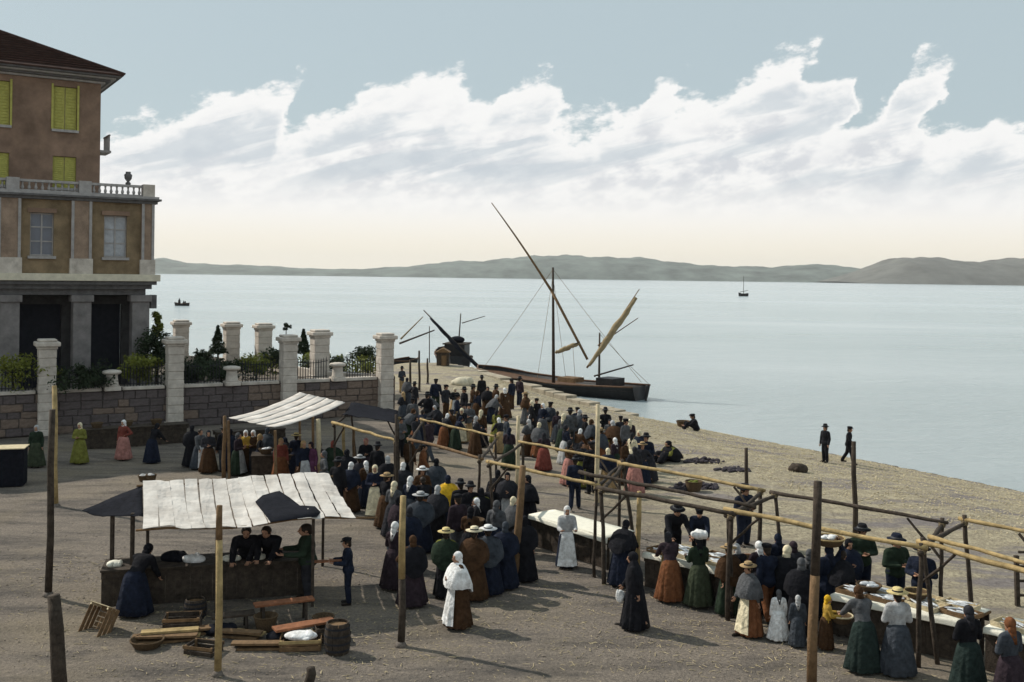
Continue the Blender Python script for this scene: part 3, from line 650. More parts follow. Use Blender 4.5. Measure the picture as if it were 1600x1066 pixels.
    # skirt with folds
    if sit:
        sk = MB(); 
        for s in (-1, 1): capsule(sk, pel+Vector((s*.09,.03,.0)), .2, Vector((s*.13,-.3,.36)), .12); capsule(sk, Vector((s*.13,-.3,.36)), .12, Vector((s*.16,-.45,.1)), .13)
        capsule(sk, Vector((-.2,.1,.1)), .16, Vector((.2,.1,.1)), .16)
        d['skirt'] = remesh(sk, .03, 6, name='skirt'); d['apron'] = None
    else:
        for nm, seed in (('skirt', 1), ('skirt2', 2)):
            rs = random.Random(seed*13+len(pose)); ph = [rs.uniform(0, 6.28) for _ in range(4)]
            def fold(t, v): return 1 + (v**1.1)*(.075*math.sin(11*t+ph[0]+v*.8)+.055*math.sin(17*t+ph[1])+.05*math.sin(5*t+ph[2]))
            prof = [(.13,1.02),(.155,.99),(.205,.93),(.235,.82),(.265,.66),(.3,.46),(.335,.26),(.365,.08),(.35,.065)] if seed == 1 else [(.13,1.02),(.15,.99),(.185,.93),(.205,.82),(.22,.66),(.24,.46),(.265,.26),(.285,.08),(.27,.065)]
            b_ = MB(); b_.lathe(prof, 44, (0, pel.y*.6+.01, 0), 1, .86, False, fold); d[nm] = b_.mesh('skirt', fab('black'), True)
            if seed == 1:
                b2 = MB(); n_ = 15; vs = []
                for i, (r_, z_) in enumerate(prof[1:-1]):
                    v = (i+1)/(len(prof)-1)
                    for k in range(n_):
                        t_ = -math.pi/2 + (k/(n_-1)-.5)*1.5; rr = r_*max(fold(t_, v), 1.0)+.018
                        vs.append((rr*math.cos(t_), pel.y*.6+.01+rr*.86*math.sin(t_), z_*.96+.045))
                mm = len(prof)-2; b2.add(vs, [(i*n_+k, i*n_+k+1, (i+1)*n_+k+1, (i+1)*n_+k) for i in range(mm-1) for k in range(n_-1)])
                d['apron'] = b2.mesh('apron', fab('white'), True)
    # shawl: closed cape round the shoulders with a point at the back
    b_ = MB(); n_ = 32; prof = [(.07,.075,1.445),(.118,.11,1.415),(.21,.15,1.385),(.3,.2,1.3),(.338,.25,1.18),(.36,.3,1.05),(.35,.305,.93)]; vs = []
    for i, (rx, ry, z_) in enumerate(prof):
        v = i/6
        for k in range(n_):
            t_ = 2*math.pi*k/n_; fo = 1+v*(.05*math.sin(9*t_+1+v*2)+.035*math.sin(15*t_+v*4)); back = max(0, math.sin(t_))**3
            vs.append(up((rx*fo*math.cos(t_), ry*fo*math.sin(t_)+.005, z_-back*.2*v*v)))
    b_.add(vs, [(i*n_+k, i*n_+(k+1)%n_, (i+1)*n_+(k+1)%n_, (i+1)*n_+k) for i in range(6) for k in range(n_)])
    d['shawl'] = b_.mesh('shawl', fab('black'), True)
    # headwear, hair, face
    MH = Matrix.Translation(head_c) @ Rh.to_4x4() @ Matrix.Translation(-Vector((0,-.012,1.545)))
    def hm(b_, nm, m): 
        b_.v = [tuple(MH @ Vector(v)) for v in b_.v]; return b_.mesh(nm, m, True)
    b_ = MB(); b_.ell((0,.014,1.572), (.088,.1,.108), 14, 10); b_.ell((0,.07,1.50), (.06,.045,.07), 10, 8); d['hair'] = hm(b_, 'hair', HAIRM)
    b_ = MB(); b_.ell((0,.018,1.57), (.094,.108,.115), 16, 10); b_.ell((0,.06,1.47), (.085,.06,.1), 12, 8); b_.add([(-.09,.07,1.45),(.09,.07,1.45),(.02,.16,1.22),(-.02,.16,1.22),(-.06,.05,1.45),(.06,.05,1.45),(.02,.135,1.22),(-.02,.135,1.22)], [(0,1,2,3),(7,6,5,4),(0,3,7,4),(1,5,6,2),(0,4,5,1),(2,6,7,3)]); b_.ell((0,-.03,1.43), (.06,.06,.03), 10, 6)
    d['scarf'] = hm(b_, 'headscarf', fab('white'))
    b_ = MB(); b_.lathe([(.205,1.612),(.21,1.62),(.1,1.635),(.092,1.70),(.06,1.715),(.01,1.718)], 20, (0,.005,0), 1, 1.02, False); b_.lathe([(.205,1.612),(.1,1.622),(.01,1.63)], 20, (0,.005,0), 1, 1.02, False); d['straw'] = hm(b_, 'straw_hat', fab('straw'))
    b_ = MB(); b_.lathe([(.165,1.598),(.17,1.606),(.098,1.618),(.09,1.70),(.07,1.735),(.03,1.725),(.005,1.72)], 18, (0,.005,0), .95, 1.08, False); b_.lathe([(.165,1.598),(.09,1.605),(.01,1.61)], 18, (0,.005,0), .95, 1.08, False); d['felt'] = hm(b_, 'felt_hat', fab('black'))
    b_ = MB(); b_.lathe([(.092,1.60),(.112,1.645),(.108,1.67),(.06,1.69),(.005,1.692)], 16, (0,.0,0), 1, 1.12, False); b_.add([(-.07,-.085,1.612),(.07,-.085,1.612),(.05,-.16,1.592),(-.05,-.16,1.592),(-.07,-.085,1.602),(.07,-.085,1.602),(.05,-.16,1.584),(-.05,-.16,1.584)], [(0,1,2,3)[::-1],(7,6,5,4)[::-1],(3,2,6,7),(0,3,7,4),(1,5,6,2)]); d['cap'] = hm(b_, 'flat_cap', fab('black'))
    b_ = MB(); b_.ell((0,.02,1.565), (.105,.118,.125), 16, 10); prof = [(.1,1.56),(.13,1.45),(.2,1.34),(.26,1.2),(.27,1.0),(.25,.85)]
    b_.lathe(prof, 24, (0,.03,0), 1, .72, False, lambda t_, v: 1+.04*v*math.sin(7*t_)); d['veil'] = hm(b_, 'veil', fab('black'))
    b_ = MB(); b_.lathe([(.105,1.628),(.107,1.632),(.1,1.662),(.09,1.664)], 18, (0,.005,0), .98, 1.05, False); d['ribbon'] = hm(b_, 'hat_ribbon', fab('black'))
    b_ = MB()
    for s in (-1, 1): b_.ell((s*.031,-.092,1.553), (.012,.007,.008), 8, 6)
    b_.ell((0,-.1,1.476), (.02,.006,.006), 8, 6); d['face'] = hm(b_, 'face_features', HAIRM)
    PROTO[pose] = d; return d
def child(name, me, m, root):
    o = bpy.data.objects.new(name, me); link(o, root)
    o.material_slots[0].link = 'OBJECT'; o.material_slots[0].material = m; return o
NPEOPLE = 0
def person(px, hy, label, sex='w', pose='clasp', face=180, h=None, top='black', low='black', head=('scarf','black'), shawl=None, apron=None, slim=False, group=None, feet=None, fat=1.0):
    global NPEOPLE
    h = h or {'w': 1.6, 'm': 1.7, 'c': 1.15}[sex]
    hat = {'straw': 1.72, 'felt': 1.735, 'cap': 1.692}.get(head[0], 1.685)
    k = h/1.69; eff = HEADTOP.get(pose, hat)*k
    loc = G(px, hy, eff)
    r = bpy.data.objects.new('person', None); r.empty_display_size = .2; link(r); r.location = loc; r.rotation_euler = (0, 0, R(face)); r.scale = (k*fat, k*fat, k)
    tag(r, label, 'person', group)
    d = proto(pose); child('body', d['body'], SKIN, r)
    man = sex == 'm' or (sex == 'c' and head[0] == 'cap')
    child('jacket' if man else 'bodice', d['top'], fab(top), r)
    if man: child('trousers', d['trousers'], fab(low), r)
    else: child('skirt', d['skirt2' if slim and 'skirt2' in d else 'skirt'], fab(low), r)
    child('shoes', d['shoes'], LEATHER, r)
    if shawl: child('shawl', d['shawl'], fab(shawl), r)
    if apron and d['apron']: child('apron', d['apron'], fab(apron), r)
    hk, hc = head
    if hk in ('straw', 'felt', 'cap', 'hair'): child('hair', d['hair'], HAIRM, r)
    nm = {'scarf': 'headscarf', 'straw': 'straw_hat', 'felt': 'felt_hat', 'cap': 'flat_cap', 'veil': 'veil'}.get(hk)
    if nm:
        ho = child(nm, d[hk], fab(hc), r)
        if hk in ('straw','felt'):
            rb_ = bpy.data.objects.new('hat_ribbon', d['ribbon']); link(rb_, ho); rb_.material_slots[0].link = 'OBJECT'; rb_.material_slots[0].material = fab('charcoal' if hk == 'straw' else 'grey')
    if loc.y < 34: child('face_features', d['face'], HAIRM, r)
    NPEOPLE += 1; return r

# ------------------------------------------------------------------ timber poles
def pole(px, py, tx, ty, r, m, label, m2=None, split=.5):
    p = G(px, py); q = W(tx, ty, p.y); t_ = thing('timber_pole', p, label, 'pole', 'tall timber poles standing about the market')
    mid = p.lerp(q, split); bend = Vector((random.uniform(-.03,.03), 0, 0))
    if m2 is None:
        MB().tube([p-Zv*.15, p.lerp(q,.33)+bend, p.lerp(q,.7)-bend*.5, q], [r*1.1, r*1.03, r*.97, r*.86], 9).build('shaft', m, t_, True)
    else:
        MB().tube([p-Zv*.15, p.lerp(mid,.5)+bend, mid], [r*1.1, r*1.05, r], 9).build('lower_shaft', m, t_, True)
        MB().tube([mid, mid.lerp(q,.5)-bend*.4, q], [r, r*.95, r*.86], 9).build('upper_shaft', m2, t_, True)
    MB().lathe([(r*1.9,-.03),(r*1.6,.05),(r*1.1,.1)], 9, p).build('packed_earth_collar', mat('packed_earth', (.16,.135,.115), .95, .4, 20, .6), t_, True)
    return t_
pole(87,792,85,603,.085,WOOD_Y,'yellowish pole at far left, its top against the garden wall')
pole(75,932,82,640,.075,WOOD_D,'thin dark pole in front of the yellowish pole at far left')
pole(97,1100,84,930,.12,WOOD_D,'thick dark post at the bottom left edge of the picture')
pole(340,1056,343,790,.062,WOOD_Y,'pole standing in front of the near white awning, dark upper end',WOOD_M,.8)
pole(626,1010,630,775,.07,WOOD_D,'pole before the central group of women, yellow top and dark foot',WOOD_Y,.45)
pole(621,812,619,648,.05,WOOD_D,'thin dark pole rising behind the women in the centre')
pole(1268,1078,1278,752,.085,WOOD_M,'tall pole in front of the right-hand stalls, dark above and browner below',WOOD_D,.55)
pole(1336,850,1334,690,.07,WOOD_D,'dark pole on the shingle beside the two men at the water')
pole(1167,815,1166,700,.06,WOOD_D,'dark post on the shingle behind the fourth stall frame')
pole(933,790,934,632,.075,WOOD_P,'pale pole standing in the middle of the beach crowd')
pole(808,765,810,650,.07,WOOD_P,'pale yellow pole in the crowd below the moored boat')
pole(804,912,817,728,.09,WOOD_M,'leaning brown pole between the straw-hatted women and the white table')
pole(996,905,999,768,.065,WOOD_Y,'short yellow pole in front of the fish table with the man behind')
pole(486,1078,485,1043,.09,WOOD_D,'short dark stump at the bottom edge below the near stall')
pole(1025,928,1042,850,.045,WOOD_Y,'slanted yellow stick leaning against the fish table')
for k, (x, y, ty, lb) in enumerate(((655,612,548,'dark mooring post right of the last wall pillar'),(641,625,562,'dark mooring post nearest the last wall pillar'),(668,600,560,'thin dark mooring post near the small hut on the mole'))):
    pole(x, y, x, ty, .07, WOOD_D, lb)

# ------------------------------------------------------------------ bare stall frames along the shore
RN = Vector((.75,.66,0)).normalized(); RU = Vector((RN.y,-RN.x,0))
def frame(label, fl, fr, bl, br, m1, m2, z=2.3, thick=.1, slant=.42):
    P = [Wz(*q, z) for q in (fl, fr, bl, br)]
    c = sum(P, Vector())/4; t_ = thing('stall_frame', (c.x, c.y, gz(c.x, c.y)), label, 'stall frame', 'bare timber stall frames in a row along the shore')
    for i, p in enumerate(P):
        off = RU*(slant if i % 2 == 0 else -slant*.2)*random.uniform(.3,1) - RN*(.0 if i < 2 else -.1)
        g = Vector((p.x+off.x, p.y+off.y, 0)); g.z = gz(g.x, g.y)-.1
        MB().log(g, p + Zv*random.uniform(.0,.12), thick*.46).build('post', WOOD_D, t_, True)
    e = RU*.12
    MB().log(P[0]-e, P[1]+e, thick*.5).build('rail', m1, t_, True)
    MB().log(P[2]-e, P[3]+e, thick*.44).build('rail', m2, t_, True)
    for a, c_ in ((P[0], P[2]), (P[1], P[3])):
        v = (c_-a).normalized()*.15; MB().log(a-v-Zv*.09, c_+v-Zv*.09, thick*.46).build('cross_bar', WOOD_D, t_, True)
    for p in P:       # rope lashings at the joints
        b_ = MB()
        for k in range(4): b_.tube([p+Vector((thick*.62*math.cos(q), thick*.62*math.sin(q), -.03-.028*k+.012*math.sin(q+k))) for q in np.linspace(0, 2*math.pi, 9)], .012, 5, False)
        b_.build('lashing', mat('hemp_rope', (.22,.17,.1), .95, .4, 30), t_)
    for a, c_ in ((P[0], P[1]), (P[3], P[2])):
        v = (c_-a).normalized(); MB().log(a+Vector((0,0,-.8)), a+v*.75-Zv*.06, .032).build('brace', WOOD_D, t_)
    return P, t_
FR = [frame('farthest bare stall frame, beside the striped far awning', (522,661),(618,688),(548,640),(622,653), WOOD_Y, WOOD_Y),
 frame('bare stall frame second from the striped far awning', (640,686),(750,716),(660,656),(775,682), WOOD_M, WOOD_Y),
 frame('bare stall frame over the white-covered empty table', (765,722),(932,757),(815,690),(968,722), WOOD_Y, WOOD_Y),
 frame('bare dark stall frame over the fish table behind the orange-skirted woman', (940,763),(1142,802),(972,724),(1188,765), WOOD_D, WOOD_Y, thick=.12),
 frame('long dark stall frame right of centre, around the basket sellers', (1138,797),(1440,856),(1210,770),(1472,815), WOOD_Y, WOOD_D, thick=.11),
 frame('yellow-railed stall frame cut by the right edge of the picture', (1442,847),(1650,908),(1507,812),(1650,841), WOOD_Y, WOOD_Y, thick=.11)]
# second rail and loose yellow pole lying over the nearest frames
def loose(px0, py0, px1, py1, z, r, m, label, cat='plank', name='loose_rail'):
    a, c = Wz(px0, py0, z), Wz(px1, py1, z); r_ = thing(name, (a+c)/2, label, cat); MB().log(a, c, r*.5).build('trunk', m, r_, True); return r_
loose(1452,838,1650,893,2.45,.09,WOOD_Y,'yellow rail lying on top of the right-hand stall frame')
loose(905,738,1180,792,2.42,.1,WOOD_D,'dark pole laid along the top of the dark fourth stall frame')
# dark tarpaulin over the far frame
P = FR[0][0]; a, c, d_, e_ = P[0].lerp(P[2],.45)+Zv*.1, P[1].lerp(P[3],.6)+Zv*.1, P[2]+Zv*.3, P[3]+Zv*.25
def sheet(b_, a, c, d_, e_, nu, nv, sag, th=.02, wr=.03, seed=0):
    """sheet between edges a-c (front) and d-e (back)"""
    rr = random.Random(seed); n0 = []; 
    for i in range(nu+1):
        for j in range(nv+1):
            u, v = i/nu, j/nv; p = a.lerp(c, u).lerp(d_.lerp(e_, u), v)
            n0.append(p - Zv*(sag*4*v*(1-v)) + Zv*wr*(rr.random()-.5))
    vs = n0 + [p-Zv*th for p in n0]; N = len(n0); k = lambda i, j: i*(nv+1)+j; fs = []
    for i in range(nu):
        for j in range(nv): q = (k(i,j), k(i+1,j), k(i+1,j+1), k(i,j+1)); fs += [q, tuple(x+N for x in q[::-1])]
    for j in range(nv): fs += [(k(0,j), k(0,j+1), k(0,j+1)+N, k(0,j)+N), (k(nu,j+1), k(nu,j), k(nu,j)+N, k(nu,j+1)+N)]
    for i in range(nu): fs += [(k(i+1,0), k(i,0), k(i,0)+N, k(i+1,0)+N), (k(i,nv), k(i+1,nv), k(i+1,nv)+N, k(i,nv)+N)]
    b_.add(vs, fs); return b_
tp = thing('tarpaulin', (a+e_)/2, 'dark tarpaulin thrown over the farthest stall frame', 'tarpaulin')
sheet(MB(), a, c, d_, e_, 10, 6, .12, .02, .06, 3).build('cloth', DARKCLOTH, tp, True)

# ------------------------------------------------------------------ tables, trays, fish
def table(label, a, c, depth, dn, ztop=.85, boards=True, m=WOOD_M):
    a, c = Vector((a[0],a[1],0)), Vector((c[0],c[1],0)); u = (c-a).normalized(); ln = (c-a).length; mid = (a+c)/2; g = gz(mid.x, mid.y)
    t_ = thing('market_table', (mid.x, mid.y, g), label, 'table', 'market tables')
    np_ = max(3, round(depth/.24)); wd = depth/np_
    for k in range(np_):
        MB().obox(a + dn*(wd*k+.006) + Zv*(g+ztop-.045), u*ln, dn*(wd-.012), Zv*.045).build('plank', m, t_, bevel=.006)
    nl = max(2, round(ln/1.8)+1)
    for i in range(nl):
        for j in (.1, depth-.17):
            p = a + u*(.12+(ln-.24)*i/(nl-1)) + dn*(j+.035); MB().beam(Vector((p.x, p.y, gz(p.x,p.y)-.03)), Vector((p.x, p.y, g+ztop-.05)), .07).build('leg', WOOD_D, t_)
    MB().obox(a + u*.02 + dn*.05 + Zv*(g+ztop-.19), u*(ln-.04), dn*.03, Zv*.14).build('apron_board', WOOD_D, t_)
    MB().obox(a + u*.02 + dn*(depth-.08) + Zv*(g+ztop-.19), u*(ln-.04), dn*.03, Zv*.14).build('apron_board', WOOD_D, t_)
    if boards:  # dark boards added in place of the shade beneath the table
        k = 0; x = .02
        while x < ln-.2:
            wb = .26+.05*math.sin(k*2.3); MB().obox(a + u*x + dn*(.085+.01*(k%2)) + Zv*(g+.03), u*(wb-.002), dn*.02, Zv*(ztop-.23)).build('shade_front_board', WOOD_D, t_); x += wb; k += 1
    return dict(a=a, c=c, u=u, ln=ln, dn=dn, depth=depth, z=g+ztop, t=t_)
def cloth(T, label, x0, x1, m=LINEN, drop=.1):
    b_ = MB(); a = T['a']+T['u']*x0; c = T['a']+T['u']*x1; z = Zv*(T['z']+.022); d_ = T['dn']
    r_ = thing('table_cloth', ((a+c)/2).to_tuple()[:2]+(T['z'],), label, 'cloth')
    sheet(b_, a+z, c+z, a+d_*T['depth']+z, c+d_*T['depth']+z, 14, 6, 0, .012, .014, 5)
    f = -d_*.03; sheet(b_, a+f+z-Zv*drop, c+f+z-Zv*(drop+.06), a+z+f*.2, c+z+f*.2, 14, 2, 0, .012, .02, 8)
    b_.build('cloth', m, r_, True); return r_
fb = MB(); fb.tube([(-.17,0,0),(-.12,0,.004),(-.04,0,.008),(.05,0,.004),(.11,0,0),(.135,0,0)], [.006,.022,.034,.024,.009,.006], 8)
fb.v = [(x, y*.55, z) for x, y, z in fb.v]; fb.add([(.13,0,0),(.19,0,.045),(.17,0,0),(.19,0,-.045),(.13,.004,0),(.19,.004,.045),(.17,.004,0),(.19,.004,-.045)], [(0,1,2,3),(7,6,5,4),(0,4,5,1),(1,5,6,2),(2,6,7,3),(3,7,4,0)])
FISH = fb.mesh('fish', FISHM, True)
def tray(p, rz, label, nf=9, size=(.62,.42), m=WOOD_P, cat='tray'):
    t_ = thing('fish_tray', p, label, cat, 'fish trays on the market tables'); sx, sy = size; p = Vector(p)
    q = lambda v: p + Matrix.Rotation(rz, 3, 'Z') @ Vector(v)
    MB().box(q((0,0,.012)), (sx, sy, .02), rz).build('base', m, t_)
    for s in (-1, 1):
        MB().box(q((0, s*(sy/2+.008), .045)), (sx+.03, .014, .09), rz).build('side_board', m, t_); MB().box(q((s*(sx/2+.008), 0, .045)), (.014, sy-.003, .085), rz).build('side_board', m, t_)
    for k in range(nf):
        o = bpy.data.objects.new('fish', FISH); link(o, t_)
        o.location = Matrix.Rotation(rz, 3, 'Z') @ Vector((random.uniform(-sx*.26, sx*.26), -sy*.4+sy*.8*(k+.5)/nf, .05+.035*random.random()))
        o.rotation_euler = (random.uniform(1.1,1.7), random.uniform(-.1,.15), rz+random.uniform(-.5,.5)); s_ = random.uniform(.9,1.35); o.scale = (s_, s_, s_)
def basket(p, label, r=.24, h=.22, fill=None, rim=WICKER, handle=False, group=None):
    t_ = thing('wicker_basket', p, label, 'basket', group); p = Vector(p)
    wv = lambda t, v: 1+.025*math.sin(14*t+(math.pi if int(v*6)%2 else 0))
    MB().lathe([(r*.7,0),(r*.78,h*.2),(r*.86,h*.4),(r*.92,h*.6),(r*.97,h*.8),(r,h),(r*.93,h),(r*.85,h*.6),(r*.66,h*.15),(.01,h*.12)], 28, p, fn=wv, cap=False).build('weave', WICKER, t_, True)
    MB().tube([p+Vector((r*math.cos(a), r*math.sin(a), h)) for a in np.linspace(0, 2*math.pi, 21)], .018, 6, False).build('rim', rim, t_, True)
    if handle: MB().tube([p+Vector((r*math.cos(a), 0, h+r*1.1*math.sin(a))) for a in np.linspace(0, math.pi, 11)], .014, 6).build('handle', WICKER, t_, True)
    if fill:
        b_ = MB(); rr = random.Random(int(p.x*100))
        for k in range(9): a = rr.random()*6.28; q = rr.random()**.5*r*.6; b_.ell(p+Vector((q*math.cos(a), q*math.sin(a), h*(.75+.3*rr.random()))), (.09,.07,.045), 8, 6)
        b_.build('contents', fill, t_, True)
    return t_
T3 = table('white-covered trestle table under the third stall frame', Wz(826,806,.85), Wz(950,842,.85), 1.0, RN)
cloth(T3, 'smooth white cloth on the empty table behind the woman in white apron', .0, T3['ln'])
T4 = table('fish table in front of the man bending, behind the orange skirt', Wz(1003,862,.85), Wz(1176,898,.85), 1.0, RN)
cloth(T4, 'white cloth under the fish on the fourth stall table', .02, T4['ln']-.02)
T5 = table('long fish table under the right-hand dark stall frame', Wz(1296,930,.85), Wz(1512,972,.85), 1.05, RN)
cloth(T5, 'white cloth under the trays on the long right-hand table', .02, T5['ln']-.02)
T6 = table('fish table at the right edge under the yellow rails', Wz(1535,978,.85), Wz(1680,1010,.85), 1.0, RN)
cloth(T6, 'white cloth on the fish table at the right edge', .02, T6['ln']-.02)
rz_ = math.atan2(RU.y, RU.x)
for T, nm, spots in ((T4,'fourth stall table',((.35,.3),(1.05,.35),(1.75,.32),(.7,.75),(1.5,.75))),(T5,'long right-hand table',((.35,.35),(1.0,.3),(1.75,.35),(2.45,.3),(.7,.78),(1.5,.8),(2.2,.78))),(T6,'right-edge table',((.4,.35),(1.1,.35),(.8,.75)))):
    for i, (x, y) in enumerate(spots):
        p = T['a']+T['u']*x+T['dn']*y; row_ = 'front' if y < .5 else 'back'; n_ = ['first','second','third','fourth'][[s for s in spots if (s[1] < .5) == (y < .5)].index((x, y))]
        tray((p.x, p.y, T['z']+.031), rz_+random.uniform(-.12,.12), f'{n_} wooden fish tray from the left in the {row_} row of the {nm}', m=random.choice((WOOD_P, WOOD_M)))
p = T5['a']+T5['u']*1.35+T5['dn']*.55; basket((p.x+.12, p.y-.04, T5['z']+.13), 'round yellow-rimmed basket standing on the long right-hand table', .24, .12, None, WOOD_Y)
p = T5['a']+T5['u']*.55+T5['dn']*.5; basket((p.x, p.y, T5['z']+.13), 'shallow basket of white fish on the left end of the long right-hand table', .25, .1, FISHM)

# ------------------------------------------------------------------ near stall with white awning
ru = Vector((.94,.34,0)).normalized(); rv = Vector((-.34,.94,0)).normalized(); P0 = Vector((-7.6,21.25,0)); AW, AD = 4.45, 3.5
aw = thing('awning', P0+ru*2.3+rv*1.7+Zv*1.9, 'near white canvas awning of sewn strips over the left stall', 'awning', 'white strip awnings')
ns = 14
def canz(u, v): return 2.02 + .34*v - .15*math.sin(math.pi*v)*(.7+.3*math.sin(u*5)) + .05*math.sin(u*9+1)*(1-v*.6)
for k in range(ns):
    u0, u1 = k/ns, (k+1)/ns; g0 = (.005,.009,.004,.016,.007,.005,.011,.006,.016,.014,.006,.013,.008,.005)[k]/AW
    b_ = MB(); n0 = []; NV, NU = 22, 4
    for v in np.linspace(0, 1, NV):
        for q in np.linspace(0, 1, NU):
            u = (u0+g0)*(1-q)+(u1-g0)*q; fr = .07*math.sin(k*1.7+q)*(1-v)**4
            wz = .013*math.sin(u*63+v*9)*math.sin(v*13+k)+.012*math.sin(v*27+u*21)+.008*math.sin(v*51+k*2.7)
            n0.append(P0 + ru*(AW*u + .02*math.sin(3*v+k)) + rv*(AD*v+fr) + Zv*(canz(u, v)+wz*(.6+.8*abs(math.sin(k*1.3)))))
    N = len(n0); fs = []
    for i in range(NV-1):
        for j in range(NU-1): q = (i*NU+j, i*NU+j+1, i*NU+j+NU+1, i*NU+j+NU); fs += [q, tuple(x+N for x in q[::-1])]
        fs += [(i*NU, i*NU+NU, i*NU+NU+N, i*NU+N), (i*NU+2*NU-1, i*NU+NU-1, i*NU+NU-1+N, i*NU+2*NU-1+N)]
    for j in range(NU-1): fs.append((j, j+N, j+1+N, j+1))
    b_.add(n0+[p-Zv*.012 for p in n0], fs); b_.build('canvas_strip', CANVAS, aw)
for (u, v, nm) in ((.03,.97,'post'),(.97,.97,'post'),(.34,.06,'post'),(.8,.06,'post')):
    p = P0+ru*AW*u+rv*AD*v; MB().beam(Vector((p.x, p.y, gz(p.x,p.y)-.1)), Vector((p.x, p.y, canz(u, v)-.03)), .06).build(nm, WOOD_D, aw)
for v in (.04, .96):
    MB().tube([P0+ru*(AW*u)+rv*AD*v+Zv*(canz(u, v)-.05) for u in np.linspace(-.03, 1.12 if v < .5 else 1.02, 9)], .028, 6).build('ridge_pole', WOOD_M, aw, True)
# dark cloth lying on the awning
pt = [(.585,-.01),(.575,.25),(.555,.52),(.6,.62),(.69,.66),(.73,.48),(.76,.27),(.83,.24),(.84,.1),(.81,.0),(.69,-.02)]
tb = thing('dark_cloth', P0+ru*AW*.66+rv*AD*.3+Zv*2.15, 'ragged dark cloth lying on the near white awning', 'cloth')
b_ = MB(); cu_, cv_ = .65, .28; ring = []
for sc in (1, .66, .33):
    ring.append([P0+ru*AW*(cu_+(u-cu_)*sc)+rv*AD*(cv_+(v-cv_)*sc)+Zv*(canz(cu_+(u-cu_)*sc, max(0,cv_+(v-cv_)*sc))+(.022 if sc == 1 else .035+.012*math.sin(i*2.1))) for i, (u, v) in enumerate(pt)])
n_ = len(pt); vs = [p for r_ in ring for p in r_]+[P0+ru*AW*cu_+rv*AD*cv_+Zv*(canz(cu_, cv_)+.04)]
fs = [(r_*n_+i, (r_+1)*n_+i, (r_+1)*n_+(i+1)%n_, r_*n_+(i+1)%n_) for r_ in range(2) for i in range(n_)] + [(2*n_+i, 3*n_, 2*n_+(i+1)%n_) for i in range(n_)]
N = len(vs); vs2 = [p-Zv*.02 for p in ring[0]]; fs += [(i, (i+1)%n_, N+(i+1)%n_, N+i) for i in range(n_)]
b_.add(vs+vs2, fs); b_.build('cloth', DARKCLOTH, tb, True)
# dark side flap at its left
fl = thing('awning_flap', P0-ru*.8+rv*2.6+Zv*1.8, 'dark canvas flap sloping down from the left end of the near awning', 'awning')
A_ = P0+rv*AD*.98+Zv*2.3; B_ = P0+rv*AD*.35+ru*.02+Zv*2.06; A2 = P0+rv*AD*.84-ru*1.3+Zv*1.9; B2 = P0+rv*AD*.62-ru*.75+Zv*1.9
sheet(MB(), B_, B2, A_, A2, 8, 6, .05, .015, .03, 4).build('canvas', DARKCLOTH, fl, True)
for q in (B2+ru*.12, B_-ru*.22+rv*.4): MB().beam(Vector((q.x, q.y, gz(q.x,q.y)-.1)), Vector((q.x, q.y, q.z-.02)), .075).build('post', WOOD_D, fl)
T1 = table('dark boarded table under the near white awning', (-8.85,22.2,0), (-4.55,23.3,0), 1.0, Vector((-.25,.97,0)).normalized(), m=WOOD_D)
def heap(name, p, rx, ry, rz, m, label, cat, seed=0, n=7):
    rr = random.Random(seed); t_ = thing(name, p, label, cat); b_ = MB(); p = Vector(p)
    b_.ell(p+Zv*rz*.25, (rx*.8, ry*.8, rz*.7), 14, 8)
    for k in range(n): a = rr.random()*6.28; q = rr.random()**.5*.62; b_.ell(p+Vector((rx*q*math.cos(a), ry*q*math.sin(a), rz*.35*rr.random()+rz*.15)), (rx*rr.uniform(.25,.5), ry*rr.uniform(.25,.5), rz*rr.uniform(.3,.62)), 10, 7, Matrix.Rotation(rr.random()*3, 3, 'Z'))
    b_.build('heap', m, t_, True); return t_
def onT(T, x, y, dz=.0): p = T['a']+T['u']*x+T['dn']*y; return (p.x, p.y, T['z']+dz)
heap('cloth_bundle', onT(T1,.25,.4), .22,.2,.12, LINEN, 'pale cloth bundle on the left end of the near table', 'bundle', 3)
heap('cloth_bundle', onT(T1,1.95,.4), .3,.22,.16, fab('white'), 'white bundle on the near table beside the pole', 'bundle', 5)
heap('cloth_bundle', onT(T1,2.75,.35), .28,.18,.12, LINEN, 'flat white bundle on the near table in front of the two men', 'bundle', 6)
heap('cloth_bundle', onT(T1,3.35,.3), .16,.14,.13, LINEN, 'small cream bundle on the near table right of the two men', 'bundle', 8)
heap('cloth_bundle', onT(T1,1.5,.6), .4,.25,.22, DARKCLOTH, 'dark bundle at the back of the near table', 'bundle', 9)
def crate(p, rz, tilt, size, label, m=WOOD_M, m2=None):
    t_ = bpy.data.objects.new('wooden_crate', None); link(t_); t_.location = p; t_.rotation_euler = (tilt, 0, rz); ROOT[t_.name] = Vector((0,0,0)); tag(t_, label, 'crate', 'wooden crates and boards on the ground')
    sx, sy, sz = size
    for x in (-1, 1):
        for y in (-1, 1): MB().box((x*(sx/2-.02), y*(sy/2-.02), sz/2), (.04,.04,sz)).build('corner_post', m2 or m, t_)
    n_ = max(2, round(sz/.11))
    for k in range(n_):
        z = (k+.5)*sz/n_
        for s in (-1, 1):
            MB().box((0, s*(sy/2+.007), z), (sx, .014, sz/n_-.02)).build('slat', m, t_); MB().box((s*(sx/2+.007), 0, z), (.014, sy-.003, sz/n_-.02)).build('slat', m, t_)
    nb_ = max(3, round(sy/.1))
    for k in range(nb_): MB().box((0, -sy/2+(k+.5)*sy/nb_, .01), (sx-.05, sy/nb_-.015, .014)).build('bottom_slat', m, t_)
    for s in (-1, 1): MB().box((0, s*(sy/2+.02), sz-.03), (sx+.04,.012,.06)).build('batten', m2 or m, t_)
    return t_
